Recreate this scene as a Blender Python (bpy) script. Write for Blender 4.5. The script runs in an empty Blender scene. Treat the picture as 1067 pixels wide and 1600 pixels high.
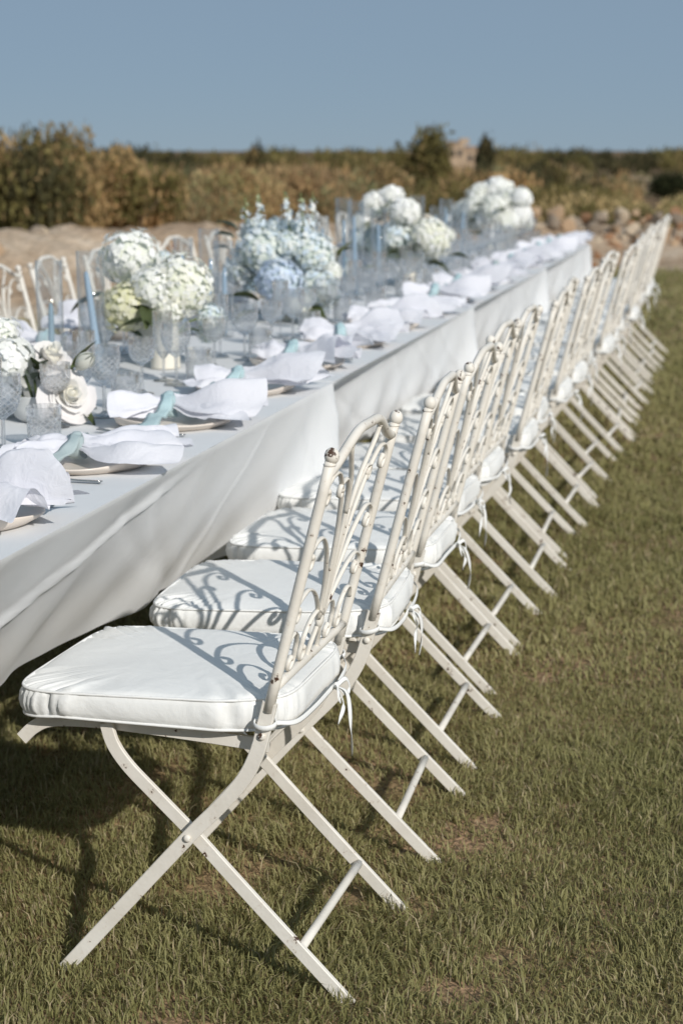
import bpy, math, random
import numpy as np
from mathutils import Vector, Matrix
random.seed(7); rng = np.random.default_rng(7)
SC = bpy.context.scene
COL = SC.collection
PI = math.pi

# ------------------------------------------------------------------ camera
F_PX, PITCH, YAW, CAM_H = 2693.0, .2082, .2388, 1.4024      # for the 1067 x 1600 photograph
cam = bpy.data.cameras.new('camera'); cam_o = bpy.data.objects.new('camera', cam); COL.objects.link(cam_o)
cam.sensor_fit = 'VERTICAL'; cam.sensor_height = 36.0; cam.lens = F_PX / 1600 * 36
cam.clip_start = .05; cam.clip_end = 5000
cam_o.location = (0, 0, CAM_H); cam_o.rotation_euler = (PI / 2 - PITCH, 0, YAW)
cam.dof.use_dof = True; cam.dof.focus_distance = 3.0; cam.dof.aperture_fstop = 4.8
SC.camera = cam_o
# ------------------------------------------------------------------ sky and sun
SUN_EL, SUN_AZ = math.radians(29.5), math.radians(134.5)    # azimuth clockwise from +Y
w = bpy.data.worlds.new('World'); SC.world = w; w.use_nodes = True
nt = w.node_tree; nt.nodes.clear()
sky = nt.nodes.new('ShaderNodeTexSky'); sky.sky_type = 'NISHITA'; sky.sun_disc = False
sky.sun_elevation = SUN_EL; sky.sun_rotation = SUN_AZ
sky.air_density = .7; sky.dust_density = 0.0; sky.ozone_density = 4.0; sky.altitude = 1500
bg = nt.nodes.new('ShaderNodeBackground'); bg.inputs[1].default_value = .075
out = nt.nodes.new('ShaderNodeOutputWorld')
hz = nt.nodes.new('ShaderNodeMixRGB'); hz.inputs[0].default_value = .90; hz.inputs[2].default_value = (.206 / .075, .280 / .075, .358 / .075, 1)   # even summer haze over the whole sky
nt.links.new(sky.outputs[0], hz.inputs[1]); nt.links.new(hz.outputs[0], bg.inputs[0]); nt.links.new(bg.outputs[0], out.inputs[0])
sun = bpy.data.lights.new('sun', 'SUN'); sun.energy = 3.3; sun.angle = math.radians(.53); sun.color = (1, .96, .90)
sun_o = bpy.data.objects.new('sun', sun); COL.objects.link(sun_o)
SUN_DIR = Vector((math.sin(SUN_AZ) * math.cos(SUN_EL), math.cos(SUN_AZ) * math.cos(SUN_EL), math.sin(SUN_EL)))
sun_o.rotation_euler = SUN_DIR.to_track_quat('Z', 'Y').to_euler()
sun_o.location = SUN_DIR * 30
vs = SC.view_settings; vs.view_transform = 'Standard'; vs.look = 'None'; vs.exposure = .18; vs.gamma = 1.0
SC.render.engine = 'CYCLES'
cy = SC.cycles; cy.use_denoising = True; cy.max_bounces = 14; cy.transmission_bounces = 12
cy.transparent_max_bounces = 40; cy.diffuse_bounces = 6; cy.glossy_bounces = 4
cy.sample_clamp_indirect = 4.0; cy.caustics_reflective = False; cy.caustics_refractive = False

# pixel of the photograph -> ray, and a point on a plane
_Fh = np.array([-math.sin(YAW), math.cos(YAW), 0]); _R = np.array([math.cos(YAW), math.sin(YAW), 0])
_F = _Fh * math.cos(PITCH) - np.array([0, 0, math.sin(PITCH)]); _U = _Fh * math.sin(PITCH) + np.array([0, 0, math.cos(PITCH)])
_O = np.array([0, 0, CAM_H])
def ray(px, py): return _F + _R * (px - 533.5) / F_PX - _U * (py - 800) / F_PX
def atY(px, py, Y): d = ray(px, py); return _O + d * (Y / d[1])
def atX(px, py, X): d = ray(px, py); return _O + d * (X / d[0])
def atZ(px, py, Z): d = ray(px, py); return _O + d * ((Z - CAM_H) / d[2])
def atD(px, py, D): d = ray(px, py); return _O + d * (D / math.hypot(d[0], d[1]))

# ------------------------------------------------------------------ materials
MATS = {}
def nmat(name):
    m = bpy.data.materials.new(name); m.use_nodes = True; MATS[name] = m
    n = m.node_tree; n.nodes.clear()
    o = n.nodes.new('ShaderNodeOutputMaterial')
    return m, n, o
def N(n, t, **kw):
    x = n.nodes.new(t)
    for k, v in kw.items():
        if k in x.inputs: x.inputs[k].default_value = v
        else: setattr(x, k, v)
    return x
def L(n, a, b): n.links.new(a, b)
def ramp(n, fac, stops):
    r = n.nodes.new('ShaderNodeValToRGB'); e = r.color_ramp.elements
    while len(e) < len(stops): e.new(.5)
    for i, (p, c) in enumerate(stops): e[i].position = p; e[i].color = (*c, 1) if len(c) == 3 else c
    L(n, fac, r.inputs[0]); return r.outputs[0]
def basic(name, col, rough=.6, var=.06, scale=8, bump=0, bscale=60, spec=.5, transl=0, metal=0, obj=True, sheen=0):
    m, n, o = nmat(name)
    tc = N(n, 'ShaderNodeTexCoord')
    nz = N(n, 'ShaderNodeTexNoise', Scale=scale, Detail=5.0); L(n, tc.outputs['Object'], nz.inputs['Vector'])
    c = np.array(col)
    colr = ramp(n, nz.outputs[0], [(.3, tuple(c * (1 - var))), (.7, tuple(np.minimum(c * (1 + var), .95)))])
    b = N(n, 'ShaderNodeBsdfPrincipled', Roughness=rough, Metallic=metal)
    b.inputs['Specular IOR Level'].default_value = spec
    if sheen: b.inputs['Sheen Weight'].default_value = sheen
    L(n, colr, b.inputs['Base Color'])
    if bump:
        n2 = N(n, 'ShaderNodeTexNoise', Scale=bscale, Detail=4.0); L(n, tc.outputs['Object'], n2.inputs['Vector'])
        bp = N(n, 'ShaderNodeBump', Strength=bump, Distance=.004); L(n, n2.outputs[0], bp.inputs['Height']); L(n, bp.outputs[0], b.inputs['Normal'])
    if transl:
        t = N(n, 'ShaderNodeBsdfTranslucent'); L(n, colr, t.inputs[0])
        mx = N(n, 'ShaderNodeMixShader'); mx.inputs[0].default_value = transl
        L(n, b.outputs[0], mx.inputs[1]); L(n, t.outputs[0], mx.inputs[2]); L(n, mx.outputs[0], o.inputs[0])
    else: L(n, b.outputs[0], o.inputs[0])
    return m
def attr_mat(name, rough=.6, transl=.25, spec=.3, gain=1.0):
    m, n, o = nmat(name)
    a = N(n, 'ShaderNodeVertexColor', layer_name='tint')
    b = N(n, 'ShaderNodeBsdfPrincipled', Roughness=rough); b.inputs['Specular IOR Level'].default_value = spec
    L(n, a.outputs[0], b.inputs['Base Color'])
    t = N(n, 'ShaderNodeBsdfTranslucent'); L(n, a.outputs[0], t.inputs[0])
    mx = N(n, 'ShaderNodeMixShader'); mx.inputs[0].default_value = transl
    L(n, b.outputs[0], mx.inputs[1]); L(n, t.outputs[0], mx.inputs[2]); L(n, mx.outputs[0], o.inputs[0])
    return m
def paint_mat(name='cream_paint', th=.645):
    m, n, o = nmat(name)
    tc = N(n, 'ShaderNodeTexCoord'); oi = N(n, 'ShaderNodeObjectInfo')
    ad = N(n, 'ShaderNodeVectorMath', operation='ADD'); L(n, tc.outputs['Object'], ad.inputs[0])
    ml = N(n, 'ShaderNodeMath', operation='MULTIPLY'); ml.inputs[1].default_value = 37.0; L(n, oi.outputs['Random'], ml.inputs[0]); L(n, ml.outputs[0], ad.inputs[1])
    nz = N(n, 'ShaderNodeTexNoise', Scale=14.0, Detail=4.0); L(n, ad.outputs[0], nz.inputs['Vector'])
    c1 = ramp(n, nz.outputs[0], [(.3, (.71, .665, .59)), (.7, (.80, .76, .69))])
    n2 = N(n, 'ShaderNodeTexNoise', Scale=38.0, Detail=6.0, Roughness=.65); L(n, ad.outputs[0], n2.inputs['Vector'])
    chip = ramp(n, n2.outputs[0], [(th, (0, 0, 0)), (th + .02, (1, 1, 1))])
    stain = ramp(n, n2.outputs[0], [(.58, (0, 0, 0)), (.70, (.55, .55, .55))])
    mx0 = N(n, 'ShaderNodeMixRGB'); mx0.inputs[2].default_value = (.46, .35, .25, 1); L(n, stain, mx0.inputs[0]); L(n, c1, mx0.inputs[1])
    mx = N(n, 'ShaderNodeMixRGB'); mx.inputs[2].default_value = (.07, .035, .02, 1); L(n, chip, mx.inputs[0]); L(n, mx0.outputs[0], mx.inputs[1])
    b = N(n, 'ShaderNodeBsdfPrincipled', Roughness=.48); L(n, mx.outputs[0], b.inputs['Base Color']); b.inputs['Specular IOR Level'].default_value = .35
    n3 = N(n, 'ShaderNodeTexNoise', Scale=120.0, Detail=3.0); L(n, tc.outputs['Object'], n3.inputs['Vector'])
    bp = N(n, 'ShaderNodeBump', Strength=.25, Distance=.002); L(n, n3.outputs[0], bp.inputs['Height'])
    bp2 = N(n, 'ShaderNodeBump', Strength=.5, Distance=.001, invert=True); L(n, chip, bp2.inputs['Height']); L(n, bp.outputs[0], bp2.inputs['Normal'])
    L(n, bp2.outputs[0], b.inputs['Normal']); L(n, b.outputs[0], o.inputs[0]); return m
def fabric_mat(name, col, wave=900, bump=.25, big=.35, bigscale=9, transl=0, rough=.85):
    m, n, o = nmat(name)
    tc = N(n, 'ShaderNodeTexCoord'); oi = N(n, 'ShaderNodeObjectInfo')
    ad = N(n, 'ShaderNodeVectorMath', operation='ADD'); L(n, tc.outputs['Object'], ad.inputs[0])
    ml = N(n, 'ShaderNodeMath', operation='MULTIPLY'); ml.inputs[1].default_value = 23.0; L(n, oi.outputs['Random'], ml.inputs[0]); L(n, ml.outputs[0], ad.inputs[1])
    nz = N(n, 'ShaderNodeTexNoise', Scale=5.0, Detail=4.0); L(n, ad.outputs[0], nz.inputs['Vector'])
    c = np.array(col)
    colr = ramp(n, nz.outputs[0], [(.3, tuple(c * .95)), (.7, tuple(c))])
    b = N(n, 'ShaderNodeBsdfPrincipled', Roughness=rough); b.inputs['Specular IOR Level'].default_value = .2; b.inputs['Sheen Weight'].default_value = .1
    L(n, colr, b.inputs['Base Color'])
    n2 = N(n, 'ShaderNodeTexNoise', Scale=float(wave), Detail=2.0); L(n, tc.outputs['Object'], n2.inputs['Vector'])
    bp = N(n, 'ShaderNodeBump', Strength=bump, Distance=.0006); L(n, n2.outputs[0], bp.inputs['Height'])
    n3 = N(n, 'ShaderNodeTexNoise', Scale=float(bigscale), Detail=5.0, Roughness=.55, Distortion=.6); L(n, ad.outputs[0], n3.inputs['Vector'])
    bp2 = N(n, 'ShaderNodeBump', Strength=big, Distance=.012); L(n, n3.outputs[0], bp2.inputs['Height']); L(n, bp.outputs[0], bp2.inputs['Normal'])
    L(n, bp2.outputs[0], b.inputs['Normal'])
    if transl:
        t = N(n, 'ShaderNodeBsdfTranslucent'); L(n, colr, t.inputs[0]); L(n, bp2.outputs[0], t.inputs['Normal'])
        mx = N(n, 'ShaderNodeMixShader'); mx.inputs[0].default_value = transl
        L(n, b.outputs[0], mx.inputs[1]); L(n, t.outputs[0], mx.inputs[2]); L(n, mx.outputs[0], o.inputs[0])
    else: L(n, b.outputs[0], o.inputs[0])
    return m
def thin_glass(name, tint=(.985, .99, .99), refl=.9):
    m, n, o = nmat(name)
    tr = N(n, 'ShaderNodeBsdfTransparent'); tr.inputs[0].default_value = (*tint, 1)
    gl = N(n, 'ShaderNodeBsdfGlossy', Roughness=.03); gl.inputs[0].default_value = (refl, refl, refl, 1)
    lw = N(n, 'ShaderNodeLayerWeight', Blend=.5); pw = N(n, 'ShaderNodeMath', operation='POWER'); pw.inputs[1].default_value = 3.0; L(n, lw.outputs['Facing'], pw.inputs[0])
    ma = N(n, 'ShaderNodeMath', operation='MULTIPLY_ADD'); ma.inputs[1].default_value = .6; ma.inputs[2].default_value = .06; L(n, pw.outputs[0], ma.inputs[0])
    mx = N(n, 'ShaderNodeMixShader'); L(n, ma.outputs[0], mx.inputs[0]); L(n, tr.outputs[0], mx.inputs[1]); L(n, gl.outputs[0], mx.inputs[2])
    L(n, mx.outputs[0], o.inputs[0]); return m
def crystal(name):
    """clear glass with diagonal cut grooves; vertex colour r = cut zone, g = solid glass (foot, stem, base)"""
    m, n, o = nmat(name)
    def M(op, a, b=None, c=None):
        x = N(n, 'ShaderNodeMath', operation=op)
        for i, v in enumerate((a, b, c)):
            if v is None: continue
            if isinstance(v, (int, float)): x.inputs[i].default_value = v
            else: L(n, v, x.inputs[i])
        return x.outputs[0]
    vc = N(n, 'ShaderNodeVertexColor', layer_name='tint'); sp = N(n, 'ShaderNodeSeparateColor'); L(n, vc.outputs[0], sp.inputs[0])
    tc = N(n, 'ShaderNodeTexCoord'); xyz = N(n, 'ShaderNodeSeparateXYZ'); L(n, tc.outputs['Object'], xyz.inputs[0])
    th = M('ARCTAN2', xyz.outputs[1], xyz.outputs[0]); t8 = M('MULTIPLY', th, 7.0); zz = M('MULTIPLY', xyz.outputs[2], 230.0)
    g1 = M('ABSOLUTE', M('SINE', M('ADD', t8, zz))); g2 = M('ABSOLUTE', M('SINE', M('SUBTRACT', t8, zz)))
    gr = M('MULTIPLY', ramp(n, M('MINIMUM', g1, g2), [(.10, (1, 1, 1)), (.34, (0, 0, 0))]), sp.outputs[0])
    tr = N(n, 'ShaderNodeBsdfTransparent'); tr.inputs[0].default_value = (.985, .99, .995, 1)
    gl = N(n, 'ShaderNodeBsdfGlass', Roughness=.0, IOR=1.5)
    lw = N(n, 'ShaderNodeLayerWeight', Blend=.5); pw = M('POWER', lw.outputs['Facing'], 2.0)
    fac = M('MULTIPLY_ADD', pw, .70, M('MULTIPLY_ADD', sp.outputs[1], .45, M('MULTIPLY_ADD', sp.outputs[0], .10, .06)))
    mx = N(n, 'ShaderNodeMixShader'); L(n, fac, mx.inputs[0]); L(n, tr.outputs[0], mx.inputs[1]); L(n, gl.outputs[0], mx.inputs[2])
    df = N(n, 'ShaderNodeBsdfDiffuse'); df.inputs[0].default_value = (.96, .97, .98, 1); tl = N(n, 'ShaderNodeBsdfTranslucent'); tl.inputs[0].default_value = (.96, .97, .98, 1)
    ms = N(n, 'ShaderNodeMixShader'); ms.inputs[0].default_value = .5; L(n, df.outputs[0], ms.inputs[1]); L(n, tl.outputs[0], ms.inputs[2])
    m2 = N(n, 'ShaderNodeMixShader'); L(n, M('MULTIPLY_ADD', gr, .48, .035), m2.inputs[0]); L(n, mx.outputs[0], m2.inputs[1]); L(n, ms.outputs[0], m2.inputs[2])   # ground grooves scatter light
    gg = N(n, 'ShaderNodeBsdfGlossy', Roughness=.05); m3 = N(n, 'ShaderNodeMixShader'); m3.inputs[0].default_value = .06; L(n, m2.outputs[0], m3.inputs[1]); L(n, gg.outputs[0], m3.inputs[2])
    L(n, m3.outputs[0], o.inputs[0]); return m
PAINT = paint_mat(); CHIPPED = paint_mat('chipped_paint', .56)
CUSH = fabric_mat('cushion_canvas', (.84, .84, .82), 1400, .3, .28, 14)
CORD = fabric_mat('tie_tape', (.82, .82, .80), 1500, .3, .1, 30)
CLOTH = fabric_mat('table_linen', (.81, .82, .83), 1100, .35, .22, 5, transl=.12)
NAPK = fabric_mat('napkin_linen', (.85, .85, .90), 1500, .3, .35, 30, transl=.25)
RIB_A = fabric_mat('ribbon_aqua', (.66, .83, .86), 1500, .2, .2, 30, transl=.3)
def sheer(m, f=.30):
    n = m.node_tree; o = [x for x in n.nodes if x.type == 'OUTPUT_MATERIAL'][0]; src = o.inputs[0].links[0].from_socket
    t = N(n, 'ShaderNodeBsdfTransparent'); mx = N(n, 'ShaderNodeMixShader'); mx.inputs[0].default_value = f; L(n, src, mx.inputs[1]); L(n, t.outputs[0], mx.inputs[2]); L(n, mx.outputs[0], o.inputs[0])
RIB_S = fabric_mat('ribbon_sage', (.60, .70, .71), 1500, .2, .2, 30, transl=.3)
sheer(RIB_A); sheer(RIB_S)
PLATE = basic('plate_glaze', (.74, .66, .58), .28, .05, 20)
STEEL = basic('cutlery_steel', (.55, .54, .52), .18, .03, 40, metal=1)
GLASS = thin_glass('hurricane_glass'); CRYST = crystal('cut_crystal')
CANDLE = basic('blue_wax', (.46, .62, .78), .45, .04, 10, transl=.1)
CANDLE_D = basic('dusk_blue_wax', (.36, .50, .60), .45, .04, 10, transl=.1)
WICK = basic('wick', (.75, .72, .65), .9)
VASE = basic('cream_ceramic', (.76, .72, .62), .5, .04, 12, bump=.15, bscale=40)
BOWLG = basic('grey_ceramic', (.55, .56, .55), .4, .05, 12)
PETAL = attr_mat('petal', .6, .26, .2)
LEAF = attr_mat('leaf', .5, .22, .35); SCRUB = attr_mat('scrub_leaf', .8, .42, .1)
GRASS = attr_mat('grass_blade', .55, .36, .25)
WOOD = basic('folding_table_board', (.35, .25, .16), .6, .1, 6)
IRON = basic('table_leg_steel', (.12, .12, .12), .5)
STEM = basic('green_stem', (.11, .15, .05), .6, .1)
BARK = basic('bark', (.12, .085, .055), .9, .25, 12, bump=.6, bscale=30)

# ------------------------------------------------------------------ mesh helpers
class MB:
    def __init__(s): s.v = []; s.f = []; s.c = None
    def add(s, vs, fs):
        k = len(s.v); s.v += [tuple(map(float, p)) for p in vs]; s.f += [tuple(i + k for i in q) for q in fs]
    def mesh(s, name, mat, smooth=True, cols=None):
        me = bpy.data.meshes.new(name); me.from_pydata(s.v, [], s.f); me.materials.append(mat)
        if smooth: me.polygons.foreach_set('use_smooth', [True] * len(me.polygons))
        if cols is not None:
            a = me.color_attributes.new('tint', 'FLOAT_COLOR', 'POINT')
            cc = np.ones((len(s.v), 4), np.float32); cc[:, :3] = np.asarray(cols); a.data.foreach_set('color', cc.ravel())
        me.update(); return me
def obj(name, me, parent=None, loc=None, rot=None, scale=None):
    o = bpy.data.objects.new(name, me); COL.objects.link(o)
    if parent is not None: o.parent = parent
    if loc is not None: o.location = loc
    if rot is not None: o.rotation_euler = rot
    if scale is not None: o.scale = scale if hasattr(scale, '__len__') else (scale,) * 3
    return o
def tag(o, label, cat, group=None):
    o['label'] = label; o['category'] = cat
    if group: o['group'] = group
    return o
def thing(name, label, cat, loc=(0, 0, 0), rz=0, group=None):
    o = obj(name, None, None, loc, (0, 0, rz)); o.empty_display_size = .05
    return tag(o, label, cat, group)
def struct(o, kind='structure'): o['kind'] = kind; return o
def catmull(P, n=8, closed=False):
    P = [np.array(p, float) for p in P]; m = len(P); R = []
    for i in range(m - 1 if not closed else m):
        p0 = P[i - 1] if (i > 0 or closed) else 2 * P[0] - P[1]
        p1 = P[i]; p2 = P[(i + 1) % m]; p3 = P[(i + 2) % m] if (i + 2 < m or closed) else 2 * P[-1] - P[-2]
        for k in range(n):
            t = k / n; R.append(.5 * ((2 * p1) + (p2 - p0) * t + (2 * p0 - 5 * p1 + 4 * p2 - p3) * t * t + (3 * p1 - p0 - 3 * p2 + p3) * t ** 3))
    if not closed: R.append(P[-1])
    return R
def ellipse(a, b, k=8): return [(a * math.cos(2 * PI * i / k), b * math.sin(2 * PI * i / k)) for i in range(k)]
def barprof(a, b, c=.25):
    m = min(a, b) * c
    return [(a, -b + m), (a, b - m), (a - m, b), (-a + m, b), (-a, b - m), (-a, -b + m), (-a + m, -b), (a - m, -b)]
def sweep(mb, pts, prof, nrm, closed=False, taper=None):
    """prof (a,b): a along cross(tangent,nrm), b along nrm"""
    pts = [np.array(p, float) for p in pts]; m = len(pts); k = len(prof); V = []
    for i, p in enumerate(pts):
        a = pts[i - 1] if (i > 0 or closed) else p; b = pts[(i + 1) % m] if (i < m - 1 or closed) else p
        t = b - a; t /= max(np.linalg.norm(t), 1e-9)
        nn = np.array(nrm(i) if callable(nrm) else nrm, float); nn = nn - t * (nn @ t); nn /= max(np.linalg.norm(nn), 1e-9)
        s = np.cross(t, nn); q = taper(i / (m - 1)) if taper else 1
        V += [p + s * x * q + nn * y * q for x, y in prof]
    Fc = []
    for i in range(m if closed else m - 1):
        j = (i + 1) % m
        Fc += [(i * k + e, i * k + (e + 1) % k, j * k + (e + 1) % k, j * k + e) for e in range(k)]
    if not closed: Fc += [tuple(reversed(range(k))), tuple((m - 1) * k + e for e in range(k))]
    mb.add(V, Fc)
def lathe(mb, prof, seg=24, mod=None, c=(0, 0, 0), capb=True):
    V = []; Fc = []
    for i, (r, z) in enumerate(prof):
        for j in range(seg):
            a = 2 * PI * j / seg; rr, zz = (r, z) if mod is None else mod(r, z, a, i)
            V.append((c[0] + rr * math.cos(a), c[1] + rr * math.sin(a), c[2] + zz))
    for i in range(len(prof) - 1):
        for j in range(seg):
            k = (j + 1) % seg; Fc.append((i * seg + j, i * seg + k, (i + 1) * seg + k, (i + 1) * seg + j))
    mb.add(V, Fc)
def sphere(mb, c, r, seg=12, rings=8, sc=(1, 1, 1)):
    prof = [(max(r * math.sin(PI * i / rings), 1e-5), -r * math.cos(PI * i / rings)) for i in range(rings + 1)]
    k = len(mb.v); lathe(mb, prof, seg)
    for i in range(k, len(mb.v)): x, y, z = mb.v[i]; mb.v[i] = (c[0] + x * sc[0], c[1] + y * sc[1], c[2] + z * sc[2])
def box(mb, x0, x1, y0, y1, z0, z1):
    mb.add([(x0, y0, z0), (x1, y0, z0), (x1, y1, z0), (x0, y1, z0), (x0, y0, z1), (x1, y0, z1), (x1, y1, z1), (x0, y1, z1)],
           [(3, 2, 1, 0), (4, 5, 6, 7), (0, 1, 5, 4), (1, 2, 6, 5), (2, 3, 7, 6), (3, 0, 4, 7)])
def vnoise(x, y, s, seed=0):
    """smooth value noise, vectorised"""
    x = np.asarray(x) / s; y = np.asarray(y) / s
    xi = np.floor(x).astype(np.int64); yi = np.floor(y).astype(np.int64); fx = x - xi; fy = y - yi
    def h(a, b):
        n = (a * 374761393 + b * 668265263 + seed * 982451653) & 0x7fffffff
        n = ((n ^ (n >> 13)) * 1274126177) & 0x7fffffff
        return ((n ^ (n >> 16)) & 0xffff) / 65535.0
    fx = fx * fx * (3 - 2 * fx); fy = fy * fy * (3 - 2 * fy)
    return (h(xi, yi) * (1 - fx) + h(xi + 1, yi) * fx) * (1 - fy) + (h(xi, yi + 1) * (1 - fx) + h(xi + 1, yi + 1) * fx) * fy
class Proto:
    """parts of one kind of thing; place() makes an individual with shared mesh data"""
    def __init__(s, name): s.name = name; s.parts = []
    def part(s, name, me, parent=-1, loc=None, rot=None): s.parts.append((name, me, parent, loc, rot)); return len(s.parts) - 1
    def place(s, label, cat, group, loc, rz=0, scale=1, swap=None, tilt=(0, 0)):
        r = thing(s.name, label, cat, loc, rz, group); r.scale = (scale,) * 3
        if tilt != (0, 0): r.rotation_euler = (tilt[0], tilt[1], rz)
        made = []
        for name, me, par, lc, rt in s.parts:
            if swap and name in swap: me = swap[name]
            made.append(obj(name, me, r if par < 0 else made[par], lc, rt))
        return r
ORD = ['first', 'second', 'third', 'fourth', 'fifth', 'sixth', 'seventh', 'eighth', 'ninth', 'tenth', 'eleventh', 'twelfth', 'thirteenth',
       'fourteenth', 'fifteenth', 'sixteenth', 'seventeenth', 'eighteenth', 'nineteenth', 'twentieth']

# ------------------------------------------------------------------ ground, lawn, bank
def terr_z(x, y):
    r = np.hypot(x, y); return -np.clip((r - 27) * .02, 0, 5.6)
def ground_mat():
    m, n, o = nmat('dry_scrub_ground')
    tc = N(n, 'ShaderNodeTexCoord')
    n1 = N(n, 'ShaderNodeTexNoise', Scale=.05, Detail=6.0); L(n, tc.outputs['Object'], n1.inputs['Vector'])
    n2 = N(n, 'ShaderNodeTexNoise', Scale=1.2, Detail=6.0); L(n, tc.outputs['Object'], n2.inputs['Vector'])
    c1 = ramp(n, n1.outputs[0], [(.35, (.17, .115, .065)), (.5, (.22, .14, .085)), (.62, (.09, .085, .04))])
    c2 = ramp(n, n2.outputs[0], [(.3, (.6, .6, .55)), (.7, (1.25, 1.2, 1.1))])
    mx = N(n, 'ShaderNodeMixRGB', blend_type='MULTIPLY'); mx.inputs[0].default_value = 1; L(n, c1, mx.inputs[1]); L(n, c2, mx.inputs[2])
    b = N(n, 'ShaderNodeBsdfPrincipled', Roughness=.95); b.inputs['Specular IOR Level'].default_value = .1
    L(n, mx.outputs[0], b.inputs['Base Color']); L(n, b.outputs[0], o.inputs[0]); return m
rs = [0, 4, 8, 12, 16, 20, 24, 27, 30, 35, 42, 50, 60, 75, 95, 120, 150, 190, 240, 300, 380, 500, 700, 1000, 1600, 2600, 4000]
mb = MB(); seg = 72
for r in rs:
    for j in range(seg):
        a = 2 * PI * j / seg; x, y = r * math.cos(a), r * math.sin(a)
        z = float(terr_z(x, y)) + (0 if r < 30 else .25 * math.sin(x * .11) * math.cos(y * .07) * min(1, (r - 30) / 40))
        mb.v.append((x, y, z - .02))
for i in range(len(rs) - 1):
    for j in range(seg):
        k = (j + 1) % seg; mb.f.append((i * seg + j, (i + 1) * seg + j, (i + 1) * seg + k, i * seg + k))
struct(obj('terrain', mb.mesh('terrain', ground_mat())))
def lawn_mat():
    m, n, o = nmat('lawn_soil')
    tc = N(n, 'ShaderNodeTexCoord')
    n1 = N(n, 'ShaderNodeTexNoise', Scale=3.0, Detail=6.0); L(n, tc.outputs['Object'], n1.inputs['Vector'])
    n2 = N(n, 'ShaderNodeTexNoise', Scale=55.0, Detail=5.0); L(n, tc.outputs['Object'], n2.inputs['Vector'])
    c1 = ramp(n, n1.outputs[0], [(.35, (.19, .155, .075)), (.6, (.33, .23, .15))])
    c2 = ramp(n, n2.outputs[0], [(.3, (.5, .5, .45)), (.7, (1.4, 1.3, 1.2))])
    mx = N(n, 'ShaderNodeMixRGB', blend_type='MULTIPLY'); mx.inputs[0].default_value = 1; L(n, c1, mx.inputs[1]); L(n, c2, mx.inputs[2])
    b = N(n, 'ShaderNodeBsdfPrincipled', Roughness=.95); b.inputs['Specular IOR Level'].default_value = .1
    bp = N(n, 'ShaderNodeBump', Strength=.8, Distance=.02); L(n, n2.outputs[0], bp.inputs['Height']); L(n, bp.outputs[0], b.inputs['Normal'])
    L(n, mx.outputs[0], b.inputs['Base Color']); L(n, b.outputs[0], o.inputs[0]); return m
BANK = [(-14, 11.5), (-10, 13.0), (-7.3, 15.0), (-5.6, 18.0), (-4.2, 20.8), (-2.4, 22.6), (.4, 23.3), (4, 24.2), (9, 25.5)]
bank = np.array(catmull(BANK, 10))
def bank_dist(x, y):
    """signed distance in front (+) of / behind the bank's crest line"""
    P = np.stack([np.asarray(x).ravel(), np.asarray(y).ravel()], 1)
    d = np.full(len(P), 1e9); sg = np.ones(len(P))
    for a, b in zip(bank[:-1], bank[1:]):
        ab = b - a; t = np.clip(((P - a) @ ab) / (ab @ ab), 0, 1); q = a + t[:, None] * ab; dd = np.linalg.norm(P - q, axis=1)
        cr = ab[0] * (P[:, 1] - a[1]) - ab[1] * (P[:, 0] - a[0])
        u = dd < d; d[u] = dd[u]; sg[u] = np.where(cr[u] > 0, -1, 1)
    return (d * sg).reshape(np.shape(x))
# lawn sheet: from behind the camera up to the foot of the bank
mb = MB(); nx, ny = 60, 70
xs = np.linspace(-14, 12, nx); ys = np.linspace(-6, 26, ny)
X, Y = np.meshgrid(xs, ys); D = bank_dist(X, Y)
Zl = .012 * vnoise(X, Y, .9, 3) - .006
mb.v = [(float(a), float(b), float(c)) for a, b, c in zip(X.ravel(), Y.ravel(), Zl.ravel())]
for j in range(ny - 1):
    for i in range(nx - 1):
        if D[j, i] > -.2: q = j * nx + i; mb.f.append((q, q + 1, q + nx + 1, q + nx))
struct(obj('lawn', mb.mesh('lawn', lawn_mat())))
# sandy earth bank along the far side of the lawn
def bank_mat():
    m, n, o = nmat('sandy_earth')
    tc = N(n, 'ShaderNodeTexCoord')
    n1 = N(n, 'ShaderNodeTexNoise', Scale=1.1, Detail=7.0, Roughness=.6); L(n, tc.outputs['Object'], n1.inputs['Vector'])
    n2 = N(n, 'ShaderNodeTexNoise', Scale=14.0, Detail=6.0); L(n, tc.outputs['Object'], n2.inputs['Vector'])
    c1 = ramp(n, n1.outputs[0], [(.3, (.37, .26, .175)), (.48, (.49, .37, .265)), (.60, (.58, .47, .36)), (.68, (.70, .64, .56))])
    c2 = ramp(n, n2.outputs[0], [(.3, (.72, .70, .66)), (.7, (1.1, 1.1, 1.1))])
    mx = N(n, 'ShaderNodeMixRGB', blend_type='MULTIPLY'); mx.inputs[0].default_value = 1; L(n, c1, mx.inputs[1]); L(n, c2, mx.inputs[2])
    b = N(n, 'ShaderNodeBsdfPrincipled', Roughness=.95); b.inputs['Specular IOR Level'].default_value = .1
    bp = N(n, 'ShaderNodeBump', Strength=.9, Distance=.08); L(n, n2.outputs[0], bp.inputs['Height']); L(n, bp.outputs[0], b.inputs['Normal'])
    L(n, mx.outputs[0], b.inputs['Base Color']); L(n, b.outputs[0], o.inputs[0]); return m
SAND = bank_mat()
mb = MB(); pk = [(-2.2, -.05), (-1.5, .22), (-.9, .55), (-.45, .80), (0, .92), (.35, .86), (.75, .62), (1.2, .36), (1.7, .16), (2.4, .02), (2.7, -.05)]
prof = [(s_, float(np.interp(s_, [a for a, _ in pk], [b for _, b in pk]))) for s_ in np.linspace(-2.2, 2.7, 50)]
bk = np.array(catmull(BANK, 60)); M = len(bk)
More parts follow.
